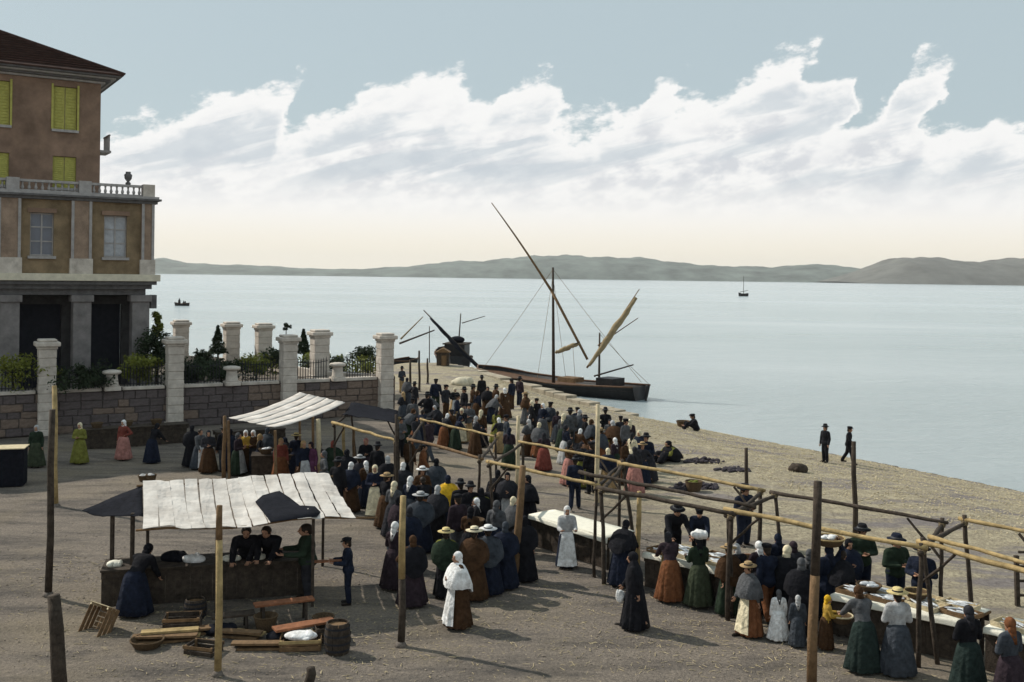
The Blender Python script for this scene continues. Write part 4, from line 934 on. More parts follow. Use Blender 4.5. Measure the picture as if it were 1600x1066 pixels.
p = G(152,985); crate(p+Zv*.02+Vector((.1,0,.0)), R(-35), R(62), (.62,.85,.3), 'open wooden crate tipped up beside the stooping woman', WOOD_M, WOOD_P)
def bench(label, px0, py0, px1, py1, z, wd, m, th=.05, legs=True):
    a, c = Wz(px0, py0, z), Wz(px1, py1, z); mid = (a+c)/2; t_ = thing('bench', (mid.x, mid.y, gz(mid.x, mid.y)), label, 'bench', 'low benches and boards before the near stall')
    MB().beam(a-Zv*th/2, c-Zv*th/2, wd, th).build('seat_board', m, t_, bevel=.008)
    u = (c-a).normalized(); nn = Vector((-u.y, u.x, 0))
    for e in (a+u*.18, c-u*.18):
        for s in (-1, 1):
            q = e+nn*s*wd*.33; MB().beam(q-Zv*th, Vector((q.x+nn.x*s*.06, q.y+nn.y*s*.06, gz(q.x, q.y)-.02)), .05).build('leg', WOOD_D, t_)
bench('reddish bench in front of the green-coated man', 397,944,490,933,.5,.26,WOOD_R)
bench('low reddish bench nearest the barrel', 428,982,521,966,.3,.3,WOOD_R)
bench('low dark bench behind the poles of the near stall', 330,962,398,955,.35,.3,WOOD_D)
def planks(label, px, py, rz, ln, n_, m):
    p = G(px, py); t_ = thing('plank_stack', p, label, 'planks')
    for k in range(n_):
        o_ = Matrix.Rotation(rz+random.uniform(-.12,.12), 3, 'Z') @ Vector((random.uniform(-.1,.1), .14*(k%2)-.07, 0)); MB().box(p+o_+Zv*(.035+.05*k), (ln*random.uniform(.8,1), .2, .042), rz+random.uniform(-.15,.15)).build('plank', m if k % 2 else WOOD_M, t_)
planks('stack of yellowish boards at the feet of the stooping woman', 258,1003,R(12),1.3,4,WOOD_Y)
planks('few loose yellow boards between pole and white-topped crate', 375,996,R(-8),1.0,3,WOOD_Y)
p = G(470,1012); crate(p, R(8), 0, (.78,.5,.22), 'flat crate covered with white cloth in front of the near stall', WOOD_M, WOOD_Y)
heap('cloth_bundle', p+Zv*.2, .42,.26,.12, fab('white'), 'white cloth lying on the flat crate near the barrel', 'cloth', 14)
def barrel(px, py, label, r=.26, h=.6, m=WOOD_D):
    p = G(px, py); t_ = thing('barrel', p, label, 'barrel'); n_ = 14
    for k in range(n_):
        a0, a1 = 2*math.pi*k/n_+.015, 2*math.pi*(k+1)/n_-.015; vs = []
        for z in (0,.25,.5,.75,1): rr = r*(.84+.16*math.sin(math.pi*z)); vs += [p+Vector((q*math.cos(a), q*math.sin(a), z*h)) for q in (rr, rr-.02) for a in (a0, a1)]
        fs = []
        for i in range(4): b0 = i*4; fs += [(b0,b0+1,b0+5,b0+4),(b0+3,b0+2,b0+6,b0+7),(b0+2,b0,b0+4,b0+6),(b0+1,b0+3,b0+7,b0+5)]
        fs += [(16,17,19,18)]
        MB().add(vs, fs).build('stave', m, t_)
    for z in (.15,.38,.62,.85): rr = r*(.84+.16*math.sin(math.pi*z)); MB().lathe([(rr+.004,z*h-.02),(rr+.008,z*h-.02),(rr+.008,z*h+.02),(rr+.004,z*h+.02)], 20, p, cap=False).build('hoop', IRON, t_)
    MB().lathe([(r*.8,h-.06),(.01,h-.06)], 16, p, cap=False).build('lid', WOOD_M, t_)
barrel(527,1020,'dark wooden barrel right of the white-topped crate')
barrel(305,965,'dark tub standing under the near table by the pole',.24,.4)
basket(G(230,1012), 'low dark basket left of the yellow board stack', .32,.16)
crate(G(318,1020), R(-15), 0, (.6,.4,.18), 'low dark slatted crate left of the near pole', WOOD_D, WOOD_M)
planks('dark boards lying left of the white-topped crate', 405,1014,R(5),1.1,3,WOOD_D)
crate(G(285,985), R(10), 0, (.7,.45,.3), 'dark crate behind the yellow board stack', WOOD_D, WOOD_M)
planks('low pile of brown boards in front of the dark tub', 300,992,R(20),.9,3,WOOD_R)
for k, (x, y, r_, h_, lb) in enumerate(((415,985,.24,.3,'tall dark basket under the low reddish bench'),(505,985,.22,.28,'dark basket behind the barrel'))): basket(G(x, y), lb, r_, h_)
heap('cloth_bundle', G(440,1000), .4,.3,.22, DARKCLOTH, 'dark sacking heap beside the white-topped crate', 'bundle', 71)
heap('cloth_bundle', G(345,990), .45,.3,.2, DARKCLOTH, 'dark sacking heap behind the near pole', 'bundle', 72)
crate(G(555,1000)-Vector((.55,0,0)), R(20), 0, (.5,.4,.3), 'small dark crate behind the barrel', WOOD_D)
# boxes in shade at far left
p = G(14,762); t_ = thing('covered_stall', p, 'near-black cloth-covered stand with a pale top at the left edge', 'stall')
MB().box(p+Vector((-.4,.3,.65)), (1.5,.8,1.3), R(15)).build('cloth_cover', DARKCLOTH, t_, bevel=.06); MB().box(p+Vector((-.4,.3,1.32)), (1.58,.88,.03), R(15)).build('top_board', WOOD_P, t_)
basket(G(225,752), 'left of two small baskets below the pink-skirted woman', .2,.2, fab('lightgrey')); basket(G(236,753), 'right of two small baskets below the pink-skirted woman', .18,.24, fab('lightgrey'))

# ------------------------------------------------------------------ far awning
zz = 2.55; Q = [Wz(357,653,zz-.1), Wz(430,668,zz-.1), Wz(468,613,zz+.15), Wz(540,629,zz+.1)]
fa = thing('awning', (Q[0]+Q[3])/2-Zv*.6, 'far white canvas awning of long strips near the garden wall', 'awning', 'white strip awnings')
for k in range(5):
    g = .008; a, c = Q[0].lerp(Q[1], k/5+g), Q[0].lerp(Q[1], (k+1)/5-g); d_, e_ = Q[2].lerp(Q[3], k/5+g), Q[2].lerp(Q[3], (k+1)/5-g)
    b_ = sheet(MB(), a, c, d_, e_, 3, 10, .1, .015, .03, k); b_.build('canvas_strip', CANVAS, fa, True)
for q, ty in ((Q[0], .02), (Q[1].lerp(Q[3],.5), 0), (Q[2], 0), (Q[1], 0)):
    MB().beam(Vector((q.x+.05, q.y+.05, gz(q.x,q.y)-.1)), q-Zv*.1, .08).build('post', WOOD_M, fa)
pole(350,752,351,650,.07,WOOD_M,'brownish pole at the low left corner of the far awning')
pole(499,762,497,655,.085,WOOD_P,'pale pole at the right side of the far awning')
pole(537,745,537,662,.06,WOOD_Y,'thin yellow pole right of the far awning'); pole(552,742,553,668,.055,WOOD_M,'thin reddish pole beside the farthest stall frame')
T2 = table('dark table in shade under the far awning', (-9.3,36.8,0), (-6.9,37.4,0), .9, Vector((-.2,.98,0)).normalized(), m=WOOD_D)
T2c = table('dark table added to deepen the shade left of the far awning pole', (-11.9,41.6,0), (-9.4,43.0,0), .8, Vector((-.5,.865,0)).normalized(), m=WOOD_D)  # table added to darken the shaded ground near the wall
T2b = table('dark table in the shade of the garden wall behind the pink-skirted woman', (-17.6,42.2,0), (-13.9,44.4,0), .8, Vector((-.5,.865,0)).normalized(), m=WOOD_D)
for i, (x, lb) in enumerate(((.6,'left'),(1.8,'middle'),(3.0,'right'))): basket(onT(T2b,x,.4,.005), f'{lb} one of three dark baskets on the shaded table by the garden wall', .24,.2)
for i, (x, lb) in enumerate(((.5,'left'),(1.5,'right'))): basket(onT(T2,x,.4,.005), f'{lb} basket on the shaded table under the far awning', .24,.18, FISHM)

# ------------------------------------------------------------------ quay edge, hut, heaps
QST = mat('tan_quay_stone', (.34,.295,.225), .95, .35, 2, .7, 12)
qe = bpy.data.objects.new('quay_edge', None); link(qe); qe['kind'] = 'structure'; ROOT[qe.name] = Vector((0,0,0))
for (x0, y0), (x1, y1) in zip(SHORE[5:9], SHORE[6:10]):
    a, c = Vector((x0,y0,0)), Vector((x1,y1,0)); u = (c-a).normalized(); nn = Vector((-u.y, u.x, 0)); x = 0; ln = (c-a).length
    while x < ln-.2:
        bl = min(1.3+.3*math.sin(x*3), ln-x); t0 = (x/ln); top_z = -.75 if x0 > 5 else -.22
        if x0 > 5: top_z = -1.3 + 1.05*t0
        MB().obox(a+u*(x+.015)+nn*-.1+Zv*(SEA_Z-.8), u*(bl-.03), nn*.95, Zv*(top_z-SEA_Z+.8+random.uniform(-.12,.03))).build('edge_stone', QST, qe, bevel=.04); x += bl
p = W(692,585,84); p = Vector((p.x, p.y, gz(p.x, p.y))); hut = thing('small_hut', p, 'small dark hut on the mole left of the moored boat', 'hut')
MB().box(p+Zv*.55, (1.0,.9,1.1)).build('walls', WOOD_D, hut); MB().add([p+Vector(v) for v in ((-.62,-.6,1.1),(.62,-.6,1.1),(.62,.6,1.1),(-.62,.6,1.1),(0,-.6,1.45),(0,.6,1.45))], [(0,1,4),(2,3,5),(1,2,5,4),(3,0,4,5),(3,2,1,0)]).build('roof', WOOD_M, hut); MB().box(p+Vector((.1,-.46,.42)), (.4,.03,.84)).build('door', WOOD_M, hut)
p = G(722,602); heap('sand_heap', p, .8,.7,.6, mat('pale_sand', (.55,.5,.38), .95, .2, 5, .5), 'pale heap of sand or sacks behind the quay crowd', 'heap', 21, 9)

# ------------------------------------------------------------------ boats
def hull(b_, bow, stern, beam, sheer, ns=18, draft=.5, stern_w=.6):
    bow, stern = Vector(bow), Vector(stern); ax = (stern-bow); ln = ax.length; ax.normalize(); sd = Vector((-ax.y, ax.x, 0)); rows = []
    for i in range(ns):
        t_ = i/(ns-1); wv = math.sin(math.pi*min(1, t_*1.0)**.62)**.7 if t_ < .5 else stern_w+(1-stern_w)*math.sin(math.pi*t_)**.8
        wv = max(.02, wv)*beam/2; zs = np.interp(t_, [0,.25,.6,1], sheer); c = bow+ax*ln*t_
        row = []
        for a in (-1,-.92,-.72,-.4,0,.4,.72,.92,1):
            f = abs(a); row.append(c + sd*(wv*math.copysign(f**.75, a) if a else 0) + Zv*(zs*f**2.2 - draft*(1-f**2) if f < 1 else zs) + ax*(-.35*(1-t_)**4*f))
        rows.append(row)
    n_ = 9; vs = [p for r_ in rows for p in r_]; fs = [(i*n_+j, (i+1)*n_+j, (i+1)*n_+j+1, i*n_+j+1) for i in range(ns-1) for j in range(n_-1)]
    fs.append(tuple((ns-1)*n_+j for j in range(n_)))
    b_.add(vs, fs); return rows
def boat(bow, stern, beam, sheer, label, cat='boat', name='sailing_boat', small=False):
    bow, stern = Vector(bow), Vector(stern); mid = (bow+stern)/2; t_ = thing(name, (mid.x, mid.y, SEA_Z), label, cat)
    b_ = MB(); rows = hull(b_, bow, stern, beam, sheer); b_.build('hull', HULL, t_, True)
    for j in (0, 8): MB().tube([r_[j]+Zv*.03 for r_ in rows], .07 if not small else .05, 6).build('gunwale', HULL_B, t_, True)
    d_ = MB(); vs = []; 
    for r_ in rows: vs += [r_[0].lerp(r_[8], .02)-Zv*.28, r_[0].lerp(r_[8], .98)-Zv*.28]
    d_.add(vs, [(i*2, i*2+1, i*2+3, i*2+2) for i in range(len(rows)-1)]); d_.build('deck', HULL_B, t_)
    return t_, rows
def spar(t_, name, p, q, r0, r1, m=WOOD_D, n=4, bow=0):
    p, q = Vector(p), Vector(q); pts_ = [p.lerp(q, k/n)+Zv*bow*math.sin(math.pi*k/n) for k in range(n+1)]; rad = [r0+(r1-r0)*k/n for k in range(n+1)]
    MB().tube(pts_, rad, 8).build(name, m, t_, True)
def furled(t_, p, q, r, seed=0, m=None):
    rr = random.Random(seed); p, q = Vector(p), Vector(q); pts_, rad = [], []
    for k in range(15):
        u = k/14; pts_.append(p.lerp(q, u)+Vector((rr.uniform(-.05,.05),0,-.12-rr.uniform(0,.1)))); rad.append(r*(.3+.9*math.sin(math.pi*(.08+.84*u))**.7)*rr.uniform(.75,1.2))
    MB().tube(pts_, rad, 8).build('furled_sail', m or SAIL, t_, True)
B1, rows = boat(W(752,600,85.5).to_2d().to_3d()+Zv*SEA_Z, W(1002,624,75.5).to_2d().to_3d()+Zv*SEA_Z, 4.0, (1.5,1.0,.8,1.0), 'large dark sailing boat moored along the quay, long slanting yards', 'boat')
m0 = W(865,598,80.5); m0.z = SEA_Z+.4; spar(B1, 'mast', m0, W(864,418,80.5), .14, .08)
spar(B1, 'yard', W(918,562,79.5), W(862,455,80.2), .1, .11, WOOD_M, 4); spar(B1, 'yard', W(862,455,80.2), W(768,317,81), .11, .035, WOOD_M, 5, .15)
m1 = W(936,598,77.6); m1.z = SEA_Z+.4; spar(B1, 'mast', m1, W(937,520,77.6), .1, .06)
spar(B1, 'yard', W(917,575,77.5), W(999,452,77.2), .08, .03, WOOD_M); furled(B1, W(921,568,77.4), W(994,462,77.1), .19, 3)
spar(B1, 'boom', W(928,588,77), W(990,570,76.6), .07, .05); spar(B1, 'boom', W(934,540,77.5), W(997,497,77), .05, .03, WOOD_M)
furled(B1, W(868,548,80), W(905,533,79.5), .16, 6)
spar(B1, 'boom', W(872,552,80), W(906,534,79.3), .05, .04)
for a, c in ((W(864,421,80.5), rows[0][4]+Zv*1.6), (W(864,421,80.5), rows[-1][4]+Zv*1.8), (W(864,430,80.5), rows[8][0]), (W(864,430,80.5), rows[8][8]), (W(937,522,77.6), rows[-1][8]), (W(895,540,78.5), rows[12][0])):
    MB().tube([a, a.lerp(c,.5)-Zv*.1, c], .014, 4).build('rope', WOOD_M, B1)
p = rows[10][4]; MB().box((p.x, p.y, SEA_Z+1.05), (1.6,1.3,.35), R(-42)).build('hatch', WOOD_M, B1)
p = rows[14][4]; MB().box((p.x, p.y, SEA_Z+1.15), (1.5,1.6,.6), R(-42)).build('cabin', HULL, B1)
MB().beam(rows[-1][4]+Vector((.25,-.22,-.3)), rows[-1][4]+Vector((.35,-.3,1.6)), .12,.4).build('rudder', HULL, B1)
# second boat beyond the mole, bow towards the right; its lateen yard crosses in front
B2, rows = boat((-6.2,101,SEA_Z),(-4.6,93,SEA_Z), 3.2, (2.0,1.4,1.25,1.7), 'dark boat seen end-on beyond the mole, yard slanting up to the left', 'boat')
p = Vector((-5.0,95,SEA_Z)); MB().box(p+Zv*1.9, (1.9,2.2,1.5), R(-10)).build('cabin', HULL, B2); MB().box(p+Zv*2.72, (2.2,2.5,.12), R(-10)).build('cabin_roof', WOOD_D, B2)
heap_ = MB(); heap_.ell(p+Zv*3.05, (.7,.6,.35)); heap_.build('stowed_net', DARKCLOTH, B2, True)
spar(B2, 'mast', p+Vector((0,0,.5)), W(720,490,95), .08, .05); spar(B2, 'yard', W(758,583,89), W(662,485,92), .13, .05, WOOD_D); furled(B2, W(752,578,89), W(672,495,91.6), .15, 9, DARKCLOTH)
spar(B2, 'boom', W(722,505,95), W(758,494,95), .05, .03)
B3, rows = boat((-12.4,96,SEA_Z),(-9.4,99,SEA_Z), 2.2, (1.2,.9,.8,1.0), 'small boat behind the last wall pillar, two slanting spars showing', 'boat')
spar(B3, 'yard', W(624,537,96), W(679,516,96), .1, .06); spar(B3, 'yard', W(626,530,97), W(661,495,97), .09, .04, SAIL); spar(B3, 'mast', W(671,578,97), W(671,510,97), .05, .04)
p = Wz(285,478,SEA_Z); B4, rows = boat((p.x-1.8,p.y,SEA_Z),(p.x+1.7,p.y+.4,SEA_Z), 1.6, (.9,.6,.55,.8), 'tiny dark rowing boat far out on the water, left of centre', 'boat', 'rowing_boat', True)
for dx, hh in ((-.9,2.0),(.3,1.4),(.7,1.3)): MB().lathe([(.25,.3),(.35,.8),(.3,hh-.5),(.12,hh-.3),(.16,hh-.1),(.05,hh)], 8, (p.x+dx, p.y+.2, SEA_Z)).build('rower_figure', HULL, B4, True)  # small turned figures for the people aboard the rowing boat
p = Wz(1162,463,SEA_Z); B5, rows = boat((p.x-2.5,p.y,SEA_Z),(p.x+2.5,p.y+.5,SEA_Z), 2.0, (1.9,1.4,1.3,1.6), 'tiny sailing boat with bare mast far out before the hills', 'boat', 'sailing_boat', True)
spar(B5, 'mast', (p.x,p.y+.2,SEA_Z+.3), W(1162,432,p.y), .16, .1); spar(B5, 'boom', (p.x-2.0,p.y+.2,SEA_Z+2.2), (p.x+2.5,p.y+.2,SEA_Z+3.2), .14, .12)

# ------------------------------------------------------------------ beach things
for k, (x, y, sx, sz, lb) in enumerate(((1068,765,.5,.4,'left of two dark net heaps with baskets below the seated figure'),(1102,762,.45,.35,'right of two dark net heaps with baskets below the seated figure'),(1100,722,.8,.3,'long dark weed heap on the upper shingle'),(1146,735,.7,.22,'dark weed heap right of the long one on the shingle'))):
    p = G(x, y); rr = random.Random(40+k); t_ = thing('net_heap', p, lb, 'heap'); b_ = MB()
    for q in range(46):
        a_, r_ = rr.random()*6.28, rr.random()**.6; b_.ell(p+Vector((sx*r_*math.cos(a_), .45*r_*math.sin(a_), sz*.6*(1-r_*.8)*rr.random())), (rr.uniform(.05,.16), rr.uniform(.05,.13), rr.uniform(.03,.09)), 7, 5, Matrix.Rotation(rr.random()*3, 3, 'Z') @ Matrix.Rotation(rr.uniform(-.6,.6), 3, 'X'))
    b_.build('net', mat('dark_nets', (.06,.052,.06), .95, .5, 12, .8), t_, True)
basket(G(1084,768), 'yellow-green basket between the two dark net heaps', .3,.35, LEAF_Y); basket(G(1068,668)+Vector((0,0,.0)), 'dark basket beside the person crouching at the water', .4,.35)
heap('driftwood', G(1247,737), .5,.3,.35, WOOD_D, 'small dark bundle alone on the open shingle', 'bundle', 55, 6)
p = G(1590,948); q = W(1588,868,p.y); t_ = thing('rung_rack', p, 'small dark rack with rungs at the right edge, on the shingle', 'rack')
MB().beam(p, q, .09).build('upright', WOOD_D, t_); MB().beam(p+Vector((.9,0,0)), q+Vector((.9,0,0)), .09).build('upright', WOOD_D, t_)
for k in range(4): z = .25+k*.33; MB().beam(p+Zv*z, p+Vector((.9,0,z)), .05).build('rung', WOOD_D, t_)

# loose stones
ico = [(math.cos(a)*c_, math.sin(a)*c_, z) for z, c_, o_ in ((-.5,.75,0),(.5,.75,.6)) for a in (o_+k*1.2566 for k in range(5))]+[(0,0,-1),(0,0,1)]
ifs = [(k,(k+1)%5,5+k) for k in range(5)]+[((k+1)%5,5+(k+1)%5,5+k) for k in range(5)]+[((k+1)%5,k,10) for k in range(5)]+[(5+k,5+(k+1)%5,11) for k in range(5)]
def scatter(name, m, n, region, smin, smax, label):
    x0, x1, y0, y1 = region; P = rng.uniform((x0,y0),(x1,y1),(n*3,2)); d, wd = sdist(P)
    ok = (d > .2) & ((d < wd*1.1) if name == 'beach_pebbles' else (d > wd*.9)); P = P[ok][:n]; z = gz_arr(P); n = len(P)
    base = np.array(ico); s = np.exp(rng.uniform(np.log(smin), np.log(smax), n)); a = rng.uniform(0, 6.28, n)
    q = np.stack([1+rng.uniform(-.3,.4,n), 1+rng.uniform(-.3,.3,n), .55+rng.uniform(-.15,.2,n)], 1)
    V = base[None]*q[:,None]*s[:,None,None]; c_, s_ = np.cos(a)[:,None], np.sin(a)[:,None]
    V = np.stack([V[...,0]*c_-V[...,1]*s_, V[...,0]*s_+V[...,1]*c_, V[...,2]], -1) + np.stack([P[:,0], P[:,1], z+s*.25], 1)[:,None]
    Fc = (np.array(ifs)[None]+(np.arange(n)*12)[:,None,None]).reshape(-1,3)
    me = bpy.data.meshes.new(name); me.from_pydata(V.reshape(-1,3).tolist(), [], Fc.tolist()); me.materials.append(m)
    o = link(bpy.data.objects.new(name, me)); tag(o, label, 'stones', None, 'stuff')
scatter('ground_gravel', mat('gravel', (.27,.225,.18), .95, .45, 9), 16000, (-14,12,15,42), .008, .026, 'scattered gravel on the trodden market ground')
scatter('beach_pebbles', mat('pebbles', (.47,.4,.27), .95, .5, 5), 24000, (-2,32,24,80), .012, .05, 'shingle and pebbles on the beach')

def litter(n):
    b_ = MB(); rr = random.Random(5); cs = [G(*q) for q in ((330,1010),(560,960),(700,1000),(880,930),(1080,980),(1200,1010),(450,1040),(250,960),(600,880),(1350,1040),(150,900),(950,1020))]
    for k in range(n):
        c_ = rr.choice(cs); x, y = c_.x+rr.gauss(0,1.5), c_.y+rr.gauss(0,1.2)
        if y < 15: continue
        z = gz(x, y)+.012; a = rr.random()*6.28; ln = rr.uniform(.015,.08); wd = rr.uniform(.003,.009); d_ = Vector((math.cos(a), math.sin(a), rr.uniform(-.05,.15))); e_ = Vector((-d_.y, d_.x, 0))*wd; p_ = Vector((x, y, z))
        b_.add([p_-d_*ln-e_, p_-d_*ln+e_, p_+d_*ln+e_, p_+d_*ln-e_, p_+Zv*wd], [(0,1,4),(1,2,4),(2,3,4),(3,0,4)])
    o = b_.build('straw_litter', mat('straw_bits', (.38,.31,.19), .95, .6, 3)); tag(o, 'straw and scraps strewn over the market ground', 'litter', None, 'stuff')
litter(3200)
# ------------------------------------------------------------------ the people
S_ = person
# left, in the shade of the wall
S_(57,664,'woman in dark green dress beside the yellowish pole in the shade of the wall','w','stand',10,low='green',top='darkgreen',head=('scarf','lightgrey'))
S_(125,660,'woman in yellow-green dress standing before the garden wall','w','clasp',0,low='olive',top='olive',head=('scarf','cream'))
S_(193,656,'woman in pink striped skirt and red bodice before the garden wall','w','akimbo',-20,low='pink',top='red',head=('scarf','white'))
S_(238,664,'dark-clad woman right of the pink-skirted woman','w','reach',150,low='navy')
S_(300,664,'woman in black left of the far awning','w','clasp',190,shawl='black')
S_(326,672,'woman in brown striped skirt at the foot of the far awning pole','w','clasp',20,low='brown',top='charcoal',head=('scarf','charcoal'))
S_(360,670,'dark-clad woman standing right of the far awning pole','w','stand',180,low='navy',shawl='navy')
S_(384,672,'left of two white-scarfed women under the far awning, brown apron','w','clasp',10,low='brown',top='ochre',head=('scarf','white'))
S_(396,672,'right of two white-scarfed women under the far awning, dark dress','w','clasp',-10,low='charcoal',top='brown',head=('scarf','white'))
S_(418,668,'blue-grey shawled woman under the middle of the far awning','w','clasp',150,low='navy',shawl='bluegrey',head=('scarf','bluegrey'))
S_(439,684,'woman in orange-red dress below the far awning','w','stand',30,low='rust',top='red',head=('scarf','tan'))
S_(463,676,'person in straw hat and dark jacket under the far awning','w','clasp',180,low='navy',top='navy',head=('straw','straw'))
S_(486,690,'woman in purple dress left of the pale awning pole','w','stand',-20,low='purple',top='purple',head=('scarf','plum'))
S_(521,688,'woman with red headscarf and dark green shawl right of the pale pole','w','clasp',170,low='darkgreen',shawl='darkgreen',head=('scarf','red'),fat=1.1)
S_(542,702,'black-shawled woman right of the red headscarf','w','clasp',180,shawl='black',fat=1.1)
S_(562,710,'woman in black with white-banded straw hat behind the yellow apron','w','clasp',190,shawl='charcoal',head=('straw','lightgrey'))
S_(586,726,'woman with long yellow apron standing by herself in the market','w','clasp',5,low='charcoal',top='navy',head=('scarf','cream'),apron='cream',slim=True)
S_(606,712,'woman with grey headscarf right of the yellow apron','w','clasp',200,shawl='black',head=('scarf','lightgrey'))
S_(590,690,'man in dark coat beneath the farthest stall frame','m','stand',160,head=('felt','black'))
S_(572,684,'woman with pale headscarf beneath the farthest stall frame','w','clasp',10,low='plum',head=('scarf','pink'))
S_(630,722,'woman with white headscarf behind the thin dark pole','w','clasp',170,low='navy',shawl='charcoal',head=('scarf','white'))
S_(641,744,'woman with bright white headscarf and dark dress, centre','w','clasp',150,low='bluegrey',top='navy',head=('scarf','white'))
S_(660,728,'woman in white-rimmed straw hat and brown bodice, centre','w','clasp',10,low='charcoal',top='brown',head=('straw','white'))
S_(657,768,'large grey-shawled woman in the centre with white-banded hat','w','clasp',180,low='navy',shawl='bluegrey',head=('straw','lightgrey'),fat=1.15)
S_(640,680,'person in brown coat near the second stall frame','m','stand',140,top='brown',head=('felt','black'))
S_(660,690,'man in rust-coloured jacket near the second stall frame','m','walk',90,top='rust',low='black',head=('felt','black'))
S_(682,716,'woman in grey shawl left of the yellow shawl','w','clasp',180,shawl='bluegrey',low='navy')
S_(700,742,'woman with bright yellow shawl in the middle of the market','w','clasp',190,low='navy',top='ochre',shawl='yellow',head=('scarf','navy'))
S_(684,758,'woman with white headscarf left of the yellow shawl','w','clasp',160,low='black',shawl='charcoal',head=('scarf','lightgrey'))
S_(720,748,'dark man just right of the yellow shawl','m','stand',200,head=('felt','black'))
S_(735,752,'man in black hat behind the straw-hatted women','m','clasp',20,head=('felt','black'))
S_(752,762,'woman with green collar in dark dress behind the straw hats','w','clasp',180,top='olive',shawl='black')
S_(768,754,'man in dark jacket left of the leaning brown pole','m','stand',160,head=('cap','black'))
S_(793,738,'woman with white collar beyond the leaning brown pole','w','clasp',0,shawl='charcoal',head=('scarf','black'),apron='lightgrey')
S_(778,734,'dark-clad woman under the left end of the third stall frame','w','clasp',190,shawl='black')
S_(825,742,'woman in long black shawl at the left end of the white table','w','clasp',-60,shawl='black',fat=1.1)
S_(735,792,'woman in dark dress behind the straw-hatted pair, carrying a basket','w','front',170,low='black',top='brown',head=('scarf','black'))
S_(640,792,'dark-shawled woman behind the pole before the central group','w','clasp',190,shawl='navy',low='navy',head=('scarf','charcoal'))
S_(790,815,'dark-shawled woman just left of the leaning brown pole','w','clasp',170,shawl='navy',low='navy',head=('scarf','bluegrey'))
# foreground centre
S_(617,815,'woman with white headscarf and plum dress left of the centre pole','w','clasp',150,low='plum',top='plum',head=('scarf','white'))
S_(645,836,'woman in dark brown-violet dress right behind the centre pole','w','akimbo',200,low='plum',top='brown',shawl='black',head=('scarf','brown'))
S_(697,824,'woman in straw hat with white ribbons, pale-edged dark shawl','w','clasp',180,low='black',shawl='darkgreen',top='olive',head=('straw','straw'),slim=True)
S_(716,862,'woman in white headscarf and shawl, white apron over brown skirt, in the foreground','w','clasp',-62,low='brown',top='brown',shawl='white',apron='white',head=('scarf','white'))
S_(741,822,'woman in brown dress and white straw hat in the foreground','w','clasp',170,low='brown',top='brown',shawl='brown',head=('straw','cream'),h=1.66)
S_(763,820,'woman in white straw hat with blue-grey shawl right of the brown dress','w','clasp',190,low='navy',shawl='bluegrey',head=('straw','white'),fat=1.1)
S_(820,806,'woman in black beside the foot of the leaning pole','w','stand',180,low='black',shawl='black')
S_(886,790,'woman with white apron and pale blouse at the white table','w','front',5,low='navy',top='lightgrey',head=('scarf','white'),apron='white',shawl=None,slim=True)
S_(972,818,'dark-dressed woman bending over the left end of the fish table','w','reach',150,low='navy',top='black',head=('scarf','black'),shawl='black')
S_(992,862,'black-veiled woman in long black dress walking in the foreground','w','walk',-100,low='black',top='black',head=('veil','black'),h=1.64)
S_(545,840,'boy in flat cap and dark suit right of the near stall','m','front',-80,top='navy',low='navy',head=('cap','black'),h=1.5)
S_(482,818,'man in dark green coat at the right end of the near table','m','front',-75,top='darkgreen',low='charcoal',head=('hair','black'),fat=1.4,h=1.75)
S_(387,819,'left of two dark men behind the near table','m','reach',10,top='black',head=('hair','black'),fat=1.3)
S_(426,819,'right of two dark men behind the near table','m','reach',-10,top='black',head=('hair','black'),fat=1.3)
S_(212,862,'woman in dark blue dress stooping over the left end of the near table','w','stoop',165,low='navy',top='black',head=('scarf','black'),fat=1.15)
# stalls to the right
S_(899,712,'man in dark suit with legs apart beyond the white table','m','walk',170,top='navy',low='navy',head=('felt','black'))
S_(1052,788,'man in black leaning over the fish table from behind','m','reach',10,head=('felt','black'),fat=1.2)
S_(1093,792,'dark figure behind the fish table right of the leaning man','m','reach',-10,top='navy',head=('cap','black'))
S_(1048,838,'woman in orange-brown skirt at the front of the fish table','w','reach',185,low='rust',top='plum',head=('scarf','charcoal'))
S_(1093,838,'woman in green skirt at the fish table, white bundle on her head','w','front',190,low='green',top='darkgreen',head=('scarf','black'))
S_(1163,756,'broad man in long dark coat beyond the fish table','m','clasp',30,top='navy',low='navy',head=('felt','black'),fat=1.3)
S_(1187,846,'woman in white headscarf holding a reddish basket','w','front',200,low='charcoal',top='plum',head=('scarf','white'))
S_(1216,834,'woman with blue-black headscarf right of the white headscarf','w','clasp',190,low='tan',top='navy',head=('scarf','navy'))
S_(1240,846,'dark woman standing left of the tall right-hand pole','w','clasp',200,shawl='charcoal',low='bluegrey',head=('scarf','plum'))
S_(1252,872,'woman with grey headscarf next to the tall right-hand pole','w','clasp',170,shawl='black',low='black',head=('scarf','grey'))
S_(1217,922,'child in white dress among the women left of the tall pole','c','stand',180,low='white',top='white',head=('scarf','grey'),h=1.05)
S_(1247,930,'child in blue-grey dress beside the child in white','c','stand',170,low='bluegrey',top='bluegrey',head=('scarf','lightgrey'),h=1.05,slim=True)
S_(1295,852,'woman in dark shawl carrying a filled basket on her head','w','head',190,low='navy',top='navy',head=('scarf','navy'),fat=1.1)
S_(1292,930,'child with yellow scarf right of the tall pole','c','front',90,low='brown',top='ochre',head=('scarf','yellow'),h=1.1,slim=True)
S_(1326,842,'dark-clad woman behind the left end of the long table','w','clasp',10,low='navy',shawl='navy')
S_(1347,818,'man in dark coat and hat behind the long table, beneath the dark pole','m','clasp',0,top='darkgreen',low='navy',head=('felt','black'),fat=1.2)
S_(1400,833,'man in wide-brimmed dark hat behind the long table','m','clasp',20,top='darkgreen',low='navy',head=('felt','navy'),fat=1.25)
